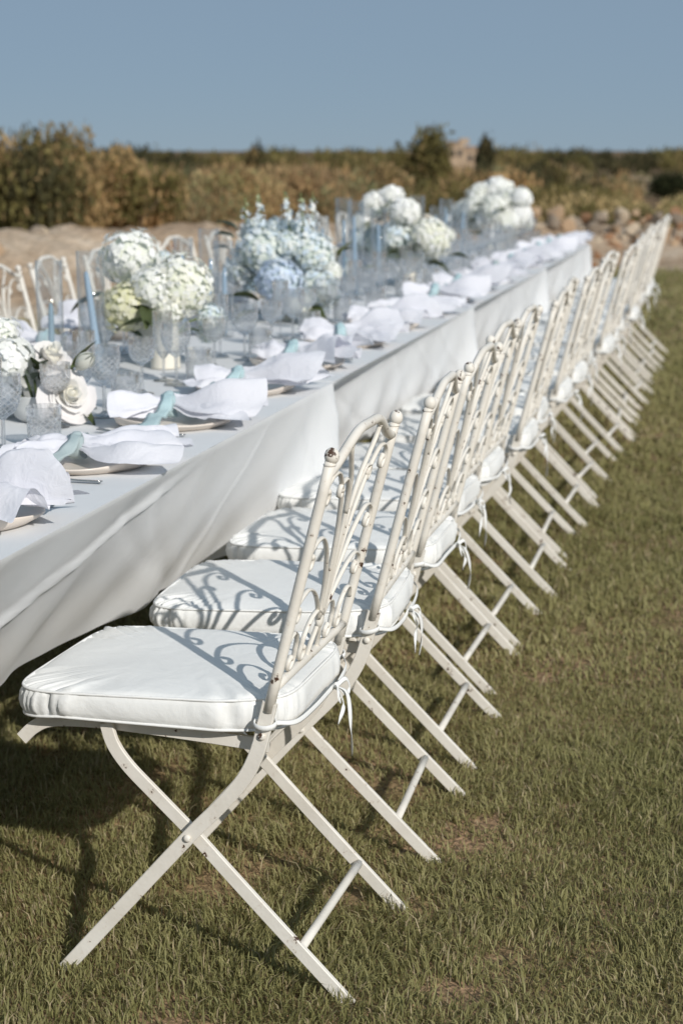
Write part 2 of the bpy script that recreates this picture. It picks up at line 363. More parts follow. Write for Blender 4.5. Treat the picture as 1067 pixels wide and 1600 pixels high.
for i, p in enumerate(bk):
    t = bk[min(i + 1, M - 1)] - bk[max(i - 1, 0)]; t /= np.linalg.norm(t); nn = np.array([t[1], -t[0]])
    u = i / M; hs = .64 if u < .42 else .64 - .2 * min(1, (u - .42) / .22)
    for k, (s, z) in enumerate(prof):
        q = p + nn * s
        zz = z * hs * (1 + .2 * (float(vnoise(q[0], q[1], 1.3, 5)) - .5) + .15 * (float(vnoise(q[0], q[1], .42, 6)) - .5) + .12 * (float(vnoise(q[0], q[1], .17, 7)) - .5)) if z > 0 else z
        mb.v.append((q[0], q[1], zz))
K = len(prof)
for i in range(M - 1):
    for k in range(K - 1): mb.f.append((i * K + k, i * K + k + 1, (i + 1) * K + k + 1, (i + 1) * K + k))
mb.f = [tuple(reversed(q)) for q in mb.f]
struct(obj('earth_bank', mb.mesh('earth_bank', SAND)))

# ------------------------------------------------------------------ stones
def stone_mat(name, c):
    return basic(name, c, .9, .22, 9, bump=.7, bscale=25, spec=.2)
STONE = [stone_mat('tan_stone', (.40, .28, .18)), stone_mat('pale_stone', (.46, .37, .27)), stone_mat('rust_stone', (.32, .18, .10)), stone_mat('grey_stone', (.26, .21, .16))]
def stone_mesh(seed, mat):
    r = np.random.default_rng(seed); mb = MB(); sphere(mb, (0, 0, 0), 1, 8, 6)
    v = np.array(mb.v); v *= (1 + .0 * v)
    for _ in range(7):                                              # knock flat facets off a ball
        d = r.normal(size=3); d /= np.linalg.norm(d); h = r.uniform(.42, .75); s = v @ d; k = s > h; v[k] -= np.outer(s[k] - h, d)
    v *= r.uniform(.75, 1.2, 3); mb.v = [tuple(p) for p in v]
    return mb.mesh('stone', mat, smooth=False)
STM = [stone_mesh(100 + i, STONE[i % 4]) for i in range(12)]
rub = thing('stone_rubble', 'heap of loose tan and rusty field stones along the foot of the scrub', 'rubble', (-1.0, 22.6, 0))
cnt = 0
for row, (py0, hz) in enumerate([(0, 0), (0, .08), (0, .17), (0, .26), (0, .34), (0, .42), (0, .50)]):
    px = 815
    while px < 1120:
        d = rng.uniform(.055, .155) * (1 if row else 1.15); wpx = d * 2 * 118; px += wpx * .46
        p = atZ(px, 404 - 2 * row, 0); base = np.array([p[0], 0, 0])
        j = np.argmin(np.abs(bk[:, 0] - p[0])); yy = bk[j, 1] - 1.25 + .17 * row + rng.uniform(-.1, .1)
        o = obj('stone', STM[rng.integers(12)], rub, Vector((p[0], yy, hz + d * .4 + rng.uniform(-.03, .05))) - Vector((-1.0, 22.6, 0)), tuple(rng.uniform(0, 6.28, 3)), d * rng.uniform(.75, 1.05)); cnt += 1
        px += wpx * .46
for i in range(90):                                                 # odd stones lying on the sandy part
    u = rng.uniform(.12, .6); q = bk[int(u * M)]; s = rng.uniform(-.2, 2.2)
    t = bk[int(u * M) + 1] - q; t /= np.linalg.norm(t); q = q + np.array([t[1], -t[0]]) * s; d = rng.uniform(.05, .13)
    zz = np.interp(s, [a for a, _ in prof], [b for _, b in prof]) * .62
    obj('stone', STM[rng.integers(12)], rub, Vector((q[0], q[1], zz)) - Vector((-1.0, 22.6, 0)), tuple(rng.uniform(0, 6.28, 3)), d)

# ------------------------------------------------------------------ grass blades
SOIL = [atZ(*p) for p in ((600, 1240, 0), (345, 1385, 0), (545, 1405, 0), (760, 1290, 0), (725, 1325, 0), (850, 1065, 0), (660, 1420, 0), (80, 1185, 0), (545, 1205, 0), (900, 990, 0), (800, 1500, 0))]
SOILR = [.075, .085, .05, .045, .055, .045, .045, .07, .045, .05, .045]
def blades(x0, x1, y0, y1, dens, h, wd, seed):
    r = np.random.default_rng(seed); n = int((x1 - x0) * (y1 - y0) * dens)
    x = r.uniform(x0, x1, n); y = r.uniform(y0, y1, n)
    keep = bank_dist(x, y) > 1.9
    pat = vnoise(x, y, .22, 11) * .6 + vnoise(x, y, .07, 12) * .4
    keep &= r.uniform(size=n) < np.clip((pat - .12) * 4.0, .15, 1)
    for s, sr in zip(SOIL, SOILR):
        d = np.hypot((x - s[0]), (y - s[1]) * .8) / sr; keep &= r.uniform(size=n) < np.clip(d - .3, .16, 1)
    x, y = x[keep], y[keep]; n = len(x)
    hh = h * np.where(r.uniform(size=n) < .05, 1.7, 1) * r.uniform(.5, 1.4, n) * (.7 + .6 * vnoise(x, y, .3, 13)); ww = wd * r.uniform(.6, 1.3, n)
    ang = vnoise(x, y, .16, 14) * 9 + r.normal(0, 1.5, n); lean = hh * np.clip(r.normal(.7, .35, n), .05, 1.5)
    fa = r.uniform(0, 2 * PI, n)
    dx, dy = np.cos(ang), np.sin(ang); sx, sy = np.cos(fa), np.sin(fa)
    z0 = np.full(n, -.004)
    V = np.empty((n, 5, 3), np.float32)
    V[:, 0] = np.stack([x - sx * ww * .5, y - sy * ww * .5, z0], 1); V[:, 1] = np.stack([x + sx * ww * .5, y + sy * ww * .5, z0], 1)
    mx, my, mz = x + dx * lean * .35, y + dy * lean * .35, hh * .6
    V[:, 2] = np.stack([mx + sx * ww * .42, my + sy * ww * .42, mz], 1); V[:, 3] = np.stack([mx - sx * ww * .42, my - sy * ww * .42, mz], 1)
    V[:, 4] = np.stack([x + dx * lean, y + dy * lean, np.maximum(hh - lean * .25, .006)], 1)
    g = vnoise(x, y, .8, 15)[:, None] * .5 + r.uniform(0, .5, n)[:, None]
    c = np.array([.228, .225, .085]) * (1 - g) + np.array([.415, .372, .175]) * g
    dry = r.uniform(size=n) < .10; c[dry] = np.array([.46, .38, .23]) * r.uniform(.7, 1.2, (dry.sum(), 1))
    return V, c
Vs, Cs = [], []
for a in [(-2.4, 1.6, 1.6, 4.4, 29000, .0245, .0029, 1), (-2.6, 2.4, 4.4, 7.5, 10500, .028, .0046, 2), (-3.4, 3.0, 7.5, 13, 3400, .034, .0085, 3), (-9, 5, 13, 23.5, 800, .038, .018, 4),
          (1.6, 4.5, 1.6, 7.5, 1500, .042, .006, 5), (-7, -2.6, 4.4, 13, 500, .045, .012, 6)]:
    V, c = blades(*a); Vs.append(V); Cs.append(c)
V = np.concatenate(Vs); c = np.concatenate(Cs); n = len(V)
me = bpy.data.meshes.new('grass'); me.vertices.add(n * 5); me.vertices.foreach_set('co', V.ravel())
base = (np.arange(n) * 5)[:, None]
li = np.concatenate([base + [[0, 1, 2, 3]], base + [[3, 2, 4]]], 1).astype(np.int32).ravel()
me.loops.add(n * 7); me.loops.foreach_set('vertex_index', li)
me.polygons.add(n * 2); ls = np.stack([np.arange(n) * 7, np.arange(n) * 7 + 4], 1).ravel().astype(np.int32); me.polygons.foreach_set('loop_start', ls)
me.materials.append(GRASS); me.update(calc_edges=True)
a = me.color_attributes.new('tint', 'FLOAT_COLOR', 'POINT'); cc = np.ones((n * 5, 4), np.float32); cc[:, :3] = np.repeat(c, 5, 0); a.data.foreach_set('color', cc.ravel())
g = struct(obj('grass', me), 'stuff'); g['label'] = 'short mown olive green lawn grass with dry blades'; g['category'] = 'grass'

# ------------------------------------------------------------------ scrub, trees, house behind the bank
def foliage(n, rad, seed, leaf, pal, lumps=9, up=.0, squash=1.0, loose=.12):
    """n leaf faces spread through clumps of a crown; returns verts, faces, colours (crown base at z=0)"""
    r = np.random.default_rng(seed); rx, ry, rz = rad
    cen = r.normal(size=(lumps, 3)); cen /= np.linalg.norm(cen, axis=1)[:, None]; cen *= r.uniform(.25, .66, (lumps, 1)); cen[:, 2] = np.abs(cen[:, 2]) - .2
    k = r.integers(lumps, size=n); size = r.uniform(.34, .5, lumps)
    p = r.normal(size=(n, 3)); p /= np.linalg.norm(p, axis=1)[:, None]; p *= (r.uniform(0, 1, (n, 1)) ** .4) * size[k][:, None] * (1 + loose * r.normal(size=(n, 1)))
    P = (cen[k] + p) * [rx, ry, rz]; P[:, 2] = P[:, 2] + rz * .55; P[:, 2] = np.maximum(P[:, 2], .02)
    a = r.normal(size=(n, 3)); a[:, 2] += up; a /= np.linalg.norm(a, axis=1)[:, None]; b = np.cross(a, r.normal(size=(n, 3))); b /= np.linalg.norm(b, axis=1)[:, None]
    s = leaf * r.uniform(.5, 1.4, (n, 1))
    V = np.stack([P - a * s, P + b * s * .38, P + a * s, P - b * s * .38], 1)
    pal = np.array(pal); g = (k % len(pal)); col = pal[np.where(r.uniform(size=n) < .7, g, r.integers(len(pal), size=n))] * r.uniform(.7, 1.3, (n, 1))
    return V, col
def quad_mesh(name, V, col, mat):
    n = len(V); me = bpy.data.meshes.new(name); me.vertices.add(n * 4); me.vertices.foreach_set('co', np.ascontiguousarray(V, np.float32).ravel())
    me.loops.add(n * 4); me.loops.foreach_set('vertex_index', np.arange(n * 4, dtype=np.int32))
    me.polygons.add(n); me.polygons.foreach_set('loop_start', np.arange(n, dtype=np.int32) * 4)
    me.materials.append(mat); me.update(calc_edges=True)
    a = me.color_attributes.new('tint', 'FLOAT_COLOR', 'POINT'); cc = np.ones((n * 4, 4), np.float32); cc[:, :3] = np.repeat(col, 4, 0); a.data.foreach_set('color', cc.ravel())
    return me
OLIVE = [(0.189, 0.164, 0.061), (0.253, 0.208, 0.081), (0.14, 0.127, 0.054), (0.329, 0.24, 0.112)]
BROWN = [(0.522, 0.359, 0.174), (0.425, 0.282, 0.144), (0.62, 0.407, 0.202), (0.325, 0.266, 0.13)]
RUST = [(0.483, 0.337, 0.176), (0.386, 0.265, 0.148), (0.338, 0.294, 0.161), (0.267, 0.265, 0.133)]
DARK = [(0.063, 0.064, 0.032), (0.092, 0.085, 0.042), (0.119, 0.098, 0.049)]
STRAW = [(0.642, 0.489, 0.252), (0.497, 0.388, 0.197), (0.379, 0.332, 0.153)]
def bush(name, label, cat, px, ptop, pbot_z, D, wpx, pal, n, seed, leaf=.05, group=None, lumps=10):
    top = atD(px, ptop, D); gz = float(terr_z(top[0], top[1])) if pbot_z is None else pbot_z
    h = top[2] - gz; wr = wpx * D / F_PX / 2 * 1.05
    t = thing(name, label, cat, (top[0], top[1], gz), 0, group)
    V, c = foliage(int(n * 2.4), (wr, wr, h * .62), seed, leaf * .95, pal, lumps, up=1.2)
    z = V[:, :, 2]; zm = np.percentile(z, 99.6); V[:, :, 2] = z * (h / zm)
    obj('crown', quad_mesh('crown', V, c, SCRUB), t)
    m = MB(); r = random.Random(seed)
    for k in range(5):
        a = r.uniform(0, 6.28); e = (wr * .5 * math.cos(a), wr * .5 * math.sin(a), h * r.uniform(.5, .8))
        sweep(m, catmull([(0, 0, -.1), (e[0] * .25, e[1] * .25, h * .25), e], 5), ellipse(.03 * h, .03 * h, 6), (.3, 1, .2), taper=lambda q: 1 - .8 * q)
    obj('trunk', m.mesh('trunk', BARK), t)
    return t
SG = 'bushes and trees behind the earth bank'
bush('bush', 'tall dark olive green bush rising behind the sandy bank', 'bush', 40, 203, None, 23, 235, OLIVE + BROWN[:1] + DARK[1:], 5200, 21, .05, SG, 13)
bush('bush', 'dry brown bush leaning against the tall olive green bush', 'bush', 205, 236, None, 24, 190, BROWN + OLIVE[:1], 3600, 22, .05, SG)
bush('bush', 'rusty brown low bush behind the blue flower arrangement', 'bush', 505, 262, None, 31, 230, RUST + BROWN, 3800, 23, .06, SG)
bush('bush', 'straw coloured grassy bush on the middle of the sandy bank', 'bush', 345, 262, None, 28, 230, STRAW + BROWN, 3800, 24, .06, SG)
bush('round_tree', 'rounded olive green tree standing highest beside the stone house', 'tree', 657, 205, None, 42, 128, OLIVE, 4600, 25, .075, SG, 14)
bush('round_tree', 'dark tree standing against the right wall of the stone house', 'tree', 757, 215, None, 280, 34, DARK, 1500, 26, .38, SG)
bush('bush', 'brown green bush beside the rounded olive tree', 'bush', 590, 258, None, 36, 150, RUST + OLIVE, 3000, 27, .06, SG)
bush('bush', 'wide olive bush at the back of the stone rubble', 'bush', 900, 292, None, 30, 240, OLIVE + STRAW, 4200, 28, .05, SG)
bush('bush', 'low brown bush behind the large white flower arrangement', 'bush', 770, 270, None, 33, 210, BROWN + OLIVE, 3600, 29, .06, SG)
bush('bush', 'dark green bush between the rubble and the far fields', 'bush', 845, 256, None, 60, 130, DARK + OLIVE, 2600, 30, .1, SG)
bush('bush', 'grey green bush in front of the far tilled field', 'bush', 905, 246, None, 150, 70, OLIVE + DARK, 1500, 31, .2, SG)
bush('round_tree', 'small dark round tree poking above the far tree line', 'tree', 401, 228, None, 120, 44, DARK + OLIVE, 1800, 32, .18, SG)
# low hedge by the far field
hd = thing('hedge', 'long dark green hedge in front of the far tilled field', 'hedge', tuple(atD(1040, 300, 90)[:2]) + (float(terr_z(0, 90)),), -YAW)
Vh, ch = foliage(3000, (2.6, .8, 1.3), 33, .13, [(.045, .055, .025), (.06, .065, .03)], 14)
obj('crown', quad_mesh('crown', Vh, ch, SCRUB), hd)
# scrub that reads as one mass
def scatter_mass(name, label, cat, seed, count, d0, d1, px0, px1, pals, hfun, per, leaf_k, wk):
    r = np.random.default_rng(seed); VV, CC = [], []
    for i in range(count):
        D = d0 * (d1 / d0) ** r.uniform(); px = r.uniform(px0, px1); p = atD(px, 231, D); z = float(terr_z(p[0], p[1]))
        h = hfun(D, px, r); pal = pals[min(len(pals) - 1, int(float(vnoise(p[0] / D * 9, math.log(D) * 3, .8, 41)) * len(pals)))]
        V, c = foliage(per, (h * wk, h * wk, h * .62), seed * 1000 + i, leaf_k * D, pal, 5, up=1.6)
        zm = np.percentile(V[:, :, 2], 99); V[:, :, 2] *= h / zm
        VV.append(V + np.array([p[0], p[1], z - .05 * h])); CC.append(c)
    o = struct(obj(name, quad_mesh(name, np.concatenate(VV), np.concatenate(CC), SCRUB)), 'stuff'); o['label'] = label; o['category'] = cat
    return o
def h_near(D, px, r):
    top = 272 + 30 * r.uniform() + (26 if px > 820 else 0)
    return max(.35, 1.40 - (top - 231) * D / F_PX - float(terr_z(0, D)))
def h_mid(D, px, r):
    top = 250 + 18 * r.uniform() + (14 if px > 900 else 0)
    return max(.5, 1.40 - (top - 231) * D / F_PX - float(terr_z(0, D)))
def h_far(D, px, r):
    top = 229 + 11 * r.uniform() + 4 * math.sin(px * .021) + 3 * math.sin(px * .053); return max(1.5, 1.40 - (top - 231) * D / F_PX + 5.6)
scatter_mass('scrub', 'dry brown and olive scrub covering the ground behind the bank', 'scrub', 51, 130, 25.5, 40, -260, 1330, [BROWN, STRAW, OLIVE, RUST, BROWN], h_near, 700, .0013, .75)
scatter_mass('far_scrub', 'hazy belt of mixed scrub further out towards the woods', 'scrub', 52, 190, 42, 190, -260, 1000, [OLIVE, BROWN, DARK, RUST, OLIVE], h_mid, 320, .0013, .7)
scatter_mass('far_wood', 'low dark wood along the horizon', 'wood', 53, 260, 430, 800, -300, 1380, [DARK, OLIVE, DARK, DARK], h_far, 110, .0017, 1.1)
# tilled field
fm = basic('tilled_earth', (.38, .26, .17), .95, .2, .2)
m_ = MB(); q = [atD(915, 276, 300), atD(1160, 278, 300), atD(1200, 262, 430), atD(900, 262, 430)]
m_.add([(p[0], p[1], -5.35) for p in q], [(0, 1, 2, 3)]); struct(obj('tilled_field', m_.mesh('tilled_field', fm)))
# stone house far away
HD = 300; hp = atD(726, 240, HD); gz = -5.6
hs_ = thing('stone_house', 'pale sandstone farmhouse far off among the trees', 'house', (hp[0], hp[1], gz), YAW)
SAN = basic('sandstone', (.42, .31, .21), .9, .15, 1.5, bump=.3, bscale=8); TILE = basic('roof_tiles', (.34, .23, .15), .9, .2, 3); DK = basic('dark_opening', (.03, .028, .025), .6)
def part(name, mat, parent, *boxes):
    m = MB(); [box(m, *b) for b in boxes]; return obj(name, m.mesh(name, mat, smooth=False), parent)
wl = part('wall', SAN, hs_, (-2.9, -.2, -2, 2, 0, 7.6)); part('wall', SAN, hs_, (-.197, 2.9, -2, 2, 0, 6.6)); part('wall', SAN, hs_, (-1.0, .6, -1.4, 1.6, 7.6, 8.6))
def hip(x0, x1, y0, y1, z, h, nm):
    m = MB(); m.add([(x0, y0, z), (x1, y0, z), (x1, y1, z), (x0, y1, z), (x0, (y0 + y1) / 2, z + h), (x1, (y0 + y1) / 2, z + h)], [(0, 1, 5, 4), (1, 2, 5), (2, 3, 4, 5), (3, 0, 4), (3, 2, 1, 0)])
    return obj(nm, m.mesh(nm, TILE, smooth=False), hs_)
rf = hip(-.3, 3.1, -2.2, 2.2, 6.6, .7, 'roof'); hip(-3.1, -1.0, -2.2, 2.2, 7.603, .5, 'roof')
for x, z in [(-2.2, 5.6), (-1.0, 5.6), (.7, 4.8), (1.9, 4.8)]:
    wi = part('window', DK, hs_, (x - .35, x + .35, -2.05, -1.9, z, z + 1.1)); part('sill', SAN, wi, (x - .45, x + .45, -2.12, -1.98, z - .12, z - .002))

# ------------------------------------------------------------------ chair
def Fpost(z): return .136 - (z - .48) / .452 * .115
BN = np.array([.452, 0, -.115]); BN /= np.linalg.norm(BN)
def back_pt(v, z): return (-Fpost(z), v, z)
def spiral(c, r0, r1, a0, turn, n=16):
    return [(c[0] + (r0 + (r1 - r0) * i / n) * math.cos(a0 + turn * i / n), c[1] + (r0 + (r1 - r0) * i / n) * math.sin(a0 + turn * i / n)) for i in range(n + 1)]
chair = Proto('folding_chair')
for s in (-1, 1):
    m = MB(); sweep(m, [(-f, s * .186, z) for f, z in catmull([(-.005, -.006), (.10, .098), (.20, .198), (.272, .271), (.338, .333), (.385, .378), (.412, .415), (.424, .452)], 5)], barprof(.0115, .0048), (0, 1, 0))
    chair.part('rear_leg', m.mesh('rear_leg', PAINT, smooth=False))
for s in (-1, 1):
    m = MB()
    sweep(m, [(-f, s * .205, z) for f, z in catmull([(.512, -.006), (.40, .124), (.272, .271), (.215, .332), (.172, .385), (.148, .435), (.134, .488), (.126, .52)], 5)], barprof(.0125, .0052), (0, 1, 0))
    i = chair.part('front_leg', m.mesh('front_leg', PAINT, smooth=False))
    m = MB(); sweep(m, [back_pt(s * .205, z) for z in np.linspace(.505, .926, 9)], ellipse(.0093, .0093, 12), (0, 1, 0))
    j = chair.part('back_post', m.mesh('back_post', PAINT))
    m = MB(); p = back_pt(s * .205, .932); sphere(m, p, .0122, 16, 10, (1, 1, 1.12)); sphere(m, back_pt(s * .205, .918), .0108, 12, 6, (1, 1, .4))
    chair.part('finial', m.mesh('finial', CHIPPED), j)
    for f, z in ((.272, .271), (.139, .463)):
        m = MB(); sphere(m, (-f, s * .2125, z), .0068, 10, 6, (1, .6, 1)); chair.part('rivet', m.mesh('rivet', CHIPPED), i)
# top rail, lower rail
def ss(x): x = max(0, min(1, x)); return x * x * (3 - 2 * x)
m = MB(); sweep(m, [back_pt(v, .902 + .052 * ss((1 - abs(v) / .205) * 1.25)) for v in np.linspace(-.2, .2, 33)], ellipse(.0085, .0085, 10), BN)
chair.part('top_rail', m.mesh('top_rail', PAINT))
m = MB(); sweep(m, [back_pt(v, .545) for v in np.linspace(-.2, .2, 9)], ellipse(.0085, .0085, 10), BN)
chair.part('lower_rail', m.mesh('lower_rail', PAINT))
def scroll(ctrl, sp=None, pr=(.0027, .0048), n=6):
    P = catmull(ctrl + ([sp[0]] if sp else []), n) + [np.array(q) for q in (sp[1:] if sp else [])]
    return P, pr
R = {
 'a': scroll([(.006, .612), (.012, .68), (.035, .775), (.078, .852), (.122, .889), (.158, .892)], spiral((.171, .862), .0225, .006, 1.15, -5.6)),
 'b': scroll([(.010, .612), (.030, .680), (.074, .745), (.122, .780), (.156, .783)], spiral((.170, .753), .0230, .006, 1.15, -5.6)),
 'c': scroll([(.012, .612), (.050, .652), (.095, .682), (.135, .695), (.160, .692)], spiral((.172, .664), .0220, .006, 1.2, -5.6)),
 'd': scroll([(.003, .612), (.005, .72), (.010, .800), (.028, .858), (.056, .893), (.078, .918), (.085, .938)]),
 'e': scroll([(.010, .800), (.030, .842), (.058, .868), (.080, .868)], spiral((.082, .852), .0165, .004, 1.5, -5.2)),
 'f': scroll([(.0, .618), (.030, .632), (.062, .626), (.085, .602)], spiral((.071, .572), .0210, .0055, .6, -5.4)),
 'g': scroll([(.196, .600), (.178, .622), (.152, .626), (.130, .606)], spiral((.142, .573), .0215, .0055, 2.5, 5.4)),
 'h': scroll([(.0, .612), (.010, .59), (.022, .57), (.030, .548)]),
}
for s in (-1, 1):
    for k, (P, pr) in R.items():
        m = MB(); P3 = [back_pt(s * p[0], p[1]) for p in P]
        sweep(m, P3, ellipse(pr[0], pr[1], 6), BN)
        if len(P) > 20: sphere(m, P3[-1], .0058, 8, 6, (1.0, 1, 1))
        chair.part('scroll', m.mesh('scroll', PAINT))
m = MB(); sphere(m, back_pt(0, .608), .014, 10, 6, (.55, 1, 1.1)); chair.part('rosette', m.mesh('rosette', PAINT))
# seat rails and slats, stretchers
for s in (-1, 1):
    m = MB(); sweep(m, [(-f, s * .172, z) for f, z in catmull([(.588, .404), (.565, .426), (.535, .441), (.48, .447), (.40, .447), (.28, .442), (.14, .434)], 5)], barprof(.0115, .004), (0, 1, 0))
    chair.part('seat_rail', m.mesh('seat_rail', PAINT, smooth=False))
for f in (.20, .28, .36, .44, .52):
    m = MB(); box(m, -f - .016, -f + .016, -.176, .176, .4535, .4575); chair.part('seat_slat', m.mesh('seat_slat', PAINT, smooth=False))
m = MB(); sweep(m, [(-.082, y, .085) for y in np.linspace(-.186, .186, 5)], ellipse(.008, .008, 10), (0, 0, 1)); chair.part('stretcher', m.mesh('stretcher', PAINT))
m = MB(); sweep(m, [(-.152, y, .452) for y in np.linspace(-.2, .2, 5)], ellipse(.007, .007, 10), (0, 0, 1)); chair.part('seat_hinge_rod', m.mesh('seat_hinge_rod', PAINT))
# cushion
def cushion_mesh(seed):
    r = np.random.default_rng(seed); n = 168; out_ = []
    f0, f1 = .108, .592
    for i in range(n):                                              # rounded outline, wider at the front
        a = 2 * PI * i / n; c, s = math.cos(a), math.sin(a); e = .30
        u = math.copysign(abs(c) ** e, c); v = math.copysign(abs(s) ** e, s)
        f = (f0 + f1) / 2 + u * (f1 - f0) / 2; hw = np.interp(f, [f0, .16, .22, f1], [.184, .190, .203, .213])
        out_.append((f, v * hw))
    out_ = np.array(out_); cen = np.array([.35, 0]); ph = r.uniform(0, 6, 8); V = []; rings = []
    def ztop(f): return .522 - .014 * max(0, f - .12) / .47
    lev = [(0.90, 'b0'), (.965, 'b1'), (1.0, 'seam0'), (1.012, 's1'), (1.02, 's2'), (1.012, 's3'), (1.0, 'seam1'), (.985, 't1'), (.94, 't2'), (.86, 't3'), (.72, 't4'), (.5, 't5'), (.25, 't6')]
    for q, nm in lev:
        for i, p in enumerate(out_):
            pp = cen + (p - cen) * q; f = pp[0]; zt = ztop(f); zb = .4600 - .010 * max(0, f - .50) / .09
            per = i / n * 2 * PI
            wr = (.0024 * math.sin(per * 23 + ph[0]) + .0030 * math.sin(per * 47 + ph[1] + 2 * math.sin(per * 5)) + .0024 * math.sin(per * 13 + ph[2])) * (.4 + 1.1 * float(vnoise(per * 3, 0, .7, seed)))
            z = {'b0': zb, 'b1': zb, 'seam0': zb + .003, 's1': zb + .014, 's2': (zb + zt) / 2 - .002, 's3': zt - .016, 'seam1': zt - .0055, 't1': zt - .003, 't2': zt - .0005, 't3': zt + .001, 't4': zt + .003, 't5': zt + .004, 't6': zt + .0045}[nm]
            if nm in ('s1', 's2', 's3'): pp = pp + (p - cen) / np.linalg.norm(p - cen) * wr
            if nm in ('t1', 't2', 't3'): z += wr * .9
            if nm[0] == 't': z += .0035 * (float(vnoise(pp[0], pp[1], .09, seed)) - .5)
            V.append((-pp[0], pp[1], z))
    m = MB(); Fc = []
    for k in range(len(lev) - 1):
        for i in range(n): j = (i + 1) % n; Fc.append((k * n + j, k * n + i, (k + 1) * n + i, (k + 1) * n + j))
    Fc.append(tuple(range(n))); V.append((-.35, 0, .522 - .0068 + .0045)); c = len(V) - 1; k = len(lev) - 1
    Fc += [(k * n + (i + 1) % n, k * n + i, c) for i in range(n)]
    m.add(V, Fc); me = m.mesh('cushion', CUSH)
    pip = []
    for z0, key in ((2, 0), (6, 1)):
        mm = MB(); sweep(mm, [V[z0 * n + i] for i in range(n)], ellipse(.0027, .0027, 6), (0, 0, 1), closed=True); pip.append(mm.mesh('piping', CUSH))
    return me, pip
cush = [cushion_mesh(s) for s in (301, 302, 303)]
ci = chair.part('cushion', cush[0][0])
chair.part('piping', cush[0][1][0], ci); chair.part('piping', cush[0][1][1], ci)
def tie_meshes(seed):
    r = random.Random(seed); res = []; kx, ky, kz = -.088, r.uniform(-.03, .05), .478
    for s in (-1, 1):                                               # tape round each post and back to the knot
        m = MB(); x0 = -Fpost(.484); y0 = s * .205
        ring = [(x0 + .0185 * math.cos(a), y0 + .0155 * math.sin(a), .484 + .004 * math.sin(a + seed)) for a in np.linspace(0, 2 * PI, 18)[:-1]]
        sweep(m, ring, ellipse(.0016, .0050, 6), (0, 0, 1), closed=True)
        sweep(m, catmull([(x0 + .017, y0 - s * .008, .484), (-.098, s * .15, .482 - r.uniform(0, .012)), (-.091, s * .07, .478 - r.uniform(0, .012)), (kx, ky, kz)], 6), ellipse(.0046, .0009, 6), lambda i: (1, .5 * math.sin(i * .35), .3))
        res.append(m.mesh('tie', CORD))
    m = MB(); sphere(m, (kx + .004, ky, kz), .0070, 8, 6, (.8, 1.1, 1))
    for s in (-1, 1):
        d = r.uniform(.022, .05)
        sweep(m, catmull([(kx + .004, ky, kz), (kx + .014, ky + s * d * .7, kz + .010 - .012 * r.random()), (kx + .018, ky + s * d, kz - .012), (kx + .016, ky + s * d * .6, kz - .020), (kx + .005, ky, kz)], 6), ellipse(.0046, .0009, 6), (1, 0, .5))
        ln = r.uniform(.10, .155) if s > 0 else r.uniform(.04, .09)
        sweep(m, catmull([(kx + .004, ky, kz), (kx + .02, ky + s * .016, kz - .02), (kx + .024 + r.uniform(-.01, .01), ky + s * r.uniform(.01, .035), kz - ln * .6), (kx + .02, ky + s * r.uniform(.0, .05), kz - ln)], 6), ellipse(.0046, .0009, 6), lambda i, s=s: (1, .9 * math.sin(i * .45 + s), .2))
    res.append(m.mesh('bow', CORD)); return res
ties = [tie_meshes(i) for i in range(5)]
t0 = chair.part('tie', ties[0][0], ci); t1 = chair.part('tie', ties[0][1], ci); t2 = chair.part('bow', ties[0][2], ci)
def place_chair(x, y, deg, label, group, k):
    r = chair.place(label, 'chair', group, (x, y, 0), math.radians(deg))
    cu = cush[k % 3]; ti = ties[k % 5]; np_ = 0; nt_ = 0
    for o in r.children_recursive:
        nm = o.name.split('.')[0]
        if nm == 'cushion': o.data = cu[0]
        elif nm == 'piping': o.data = cu[1][np_]; np_ += 1
        elif nm == 'tie': o.data = ti[nt_]; nt_ += 1
        elif nm == 'bow': o.data = ti[2]
    return r
CH = [(-.612, 2.774, -2.2), (-.586, 3.372, 2.0), (-.594, 3.914, -.3), (-.630, 4.470, -1.4), (-.628, 4.930, -1.0), (-.600, 5.520, .5)]
NCH = 18
y = 5.52
for i in range(6, NCH): y += .549 + (random.random() - .5) * .05; CH.append((-.607 + random.uniform(-.035, .035), y, random.uniform(-4, 4)))
for i, (x, y, d) in enumerate(CH):
    k = NCH - 1 - i
    lab = 'cream iron folding chair on the lawn side, ' + ('end of row against the stone rubble' if k == 0 else 'row end farthest from the rubble' if i == 0 else ORD[k] + ' from the rubble end')
    place_chair(x, y, d, lab, 'cream folding chairs along the lawn side', i)
TX0, TX1 = -2.375, -1.155; TXC = (TX0 + TX1) / 2
OPP = [5.05 + .57 * i for i in range(13)]
for i, y in enumerate(OPP):
    k = len(OPP) - 1 - i
    place_chair(2 * TXC + .60 + random.uniform(-.04, .03), y + random.uniform(-.05, .05), 180 + random.uniform(-5, 5), 'cream iron folding chair on the sandy bank side, ' + ORD[k] + ' from the rubble end', 'cream folding chairs along the bank side', i + 2)

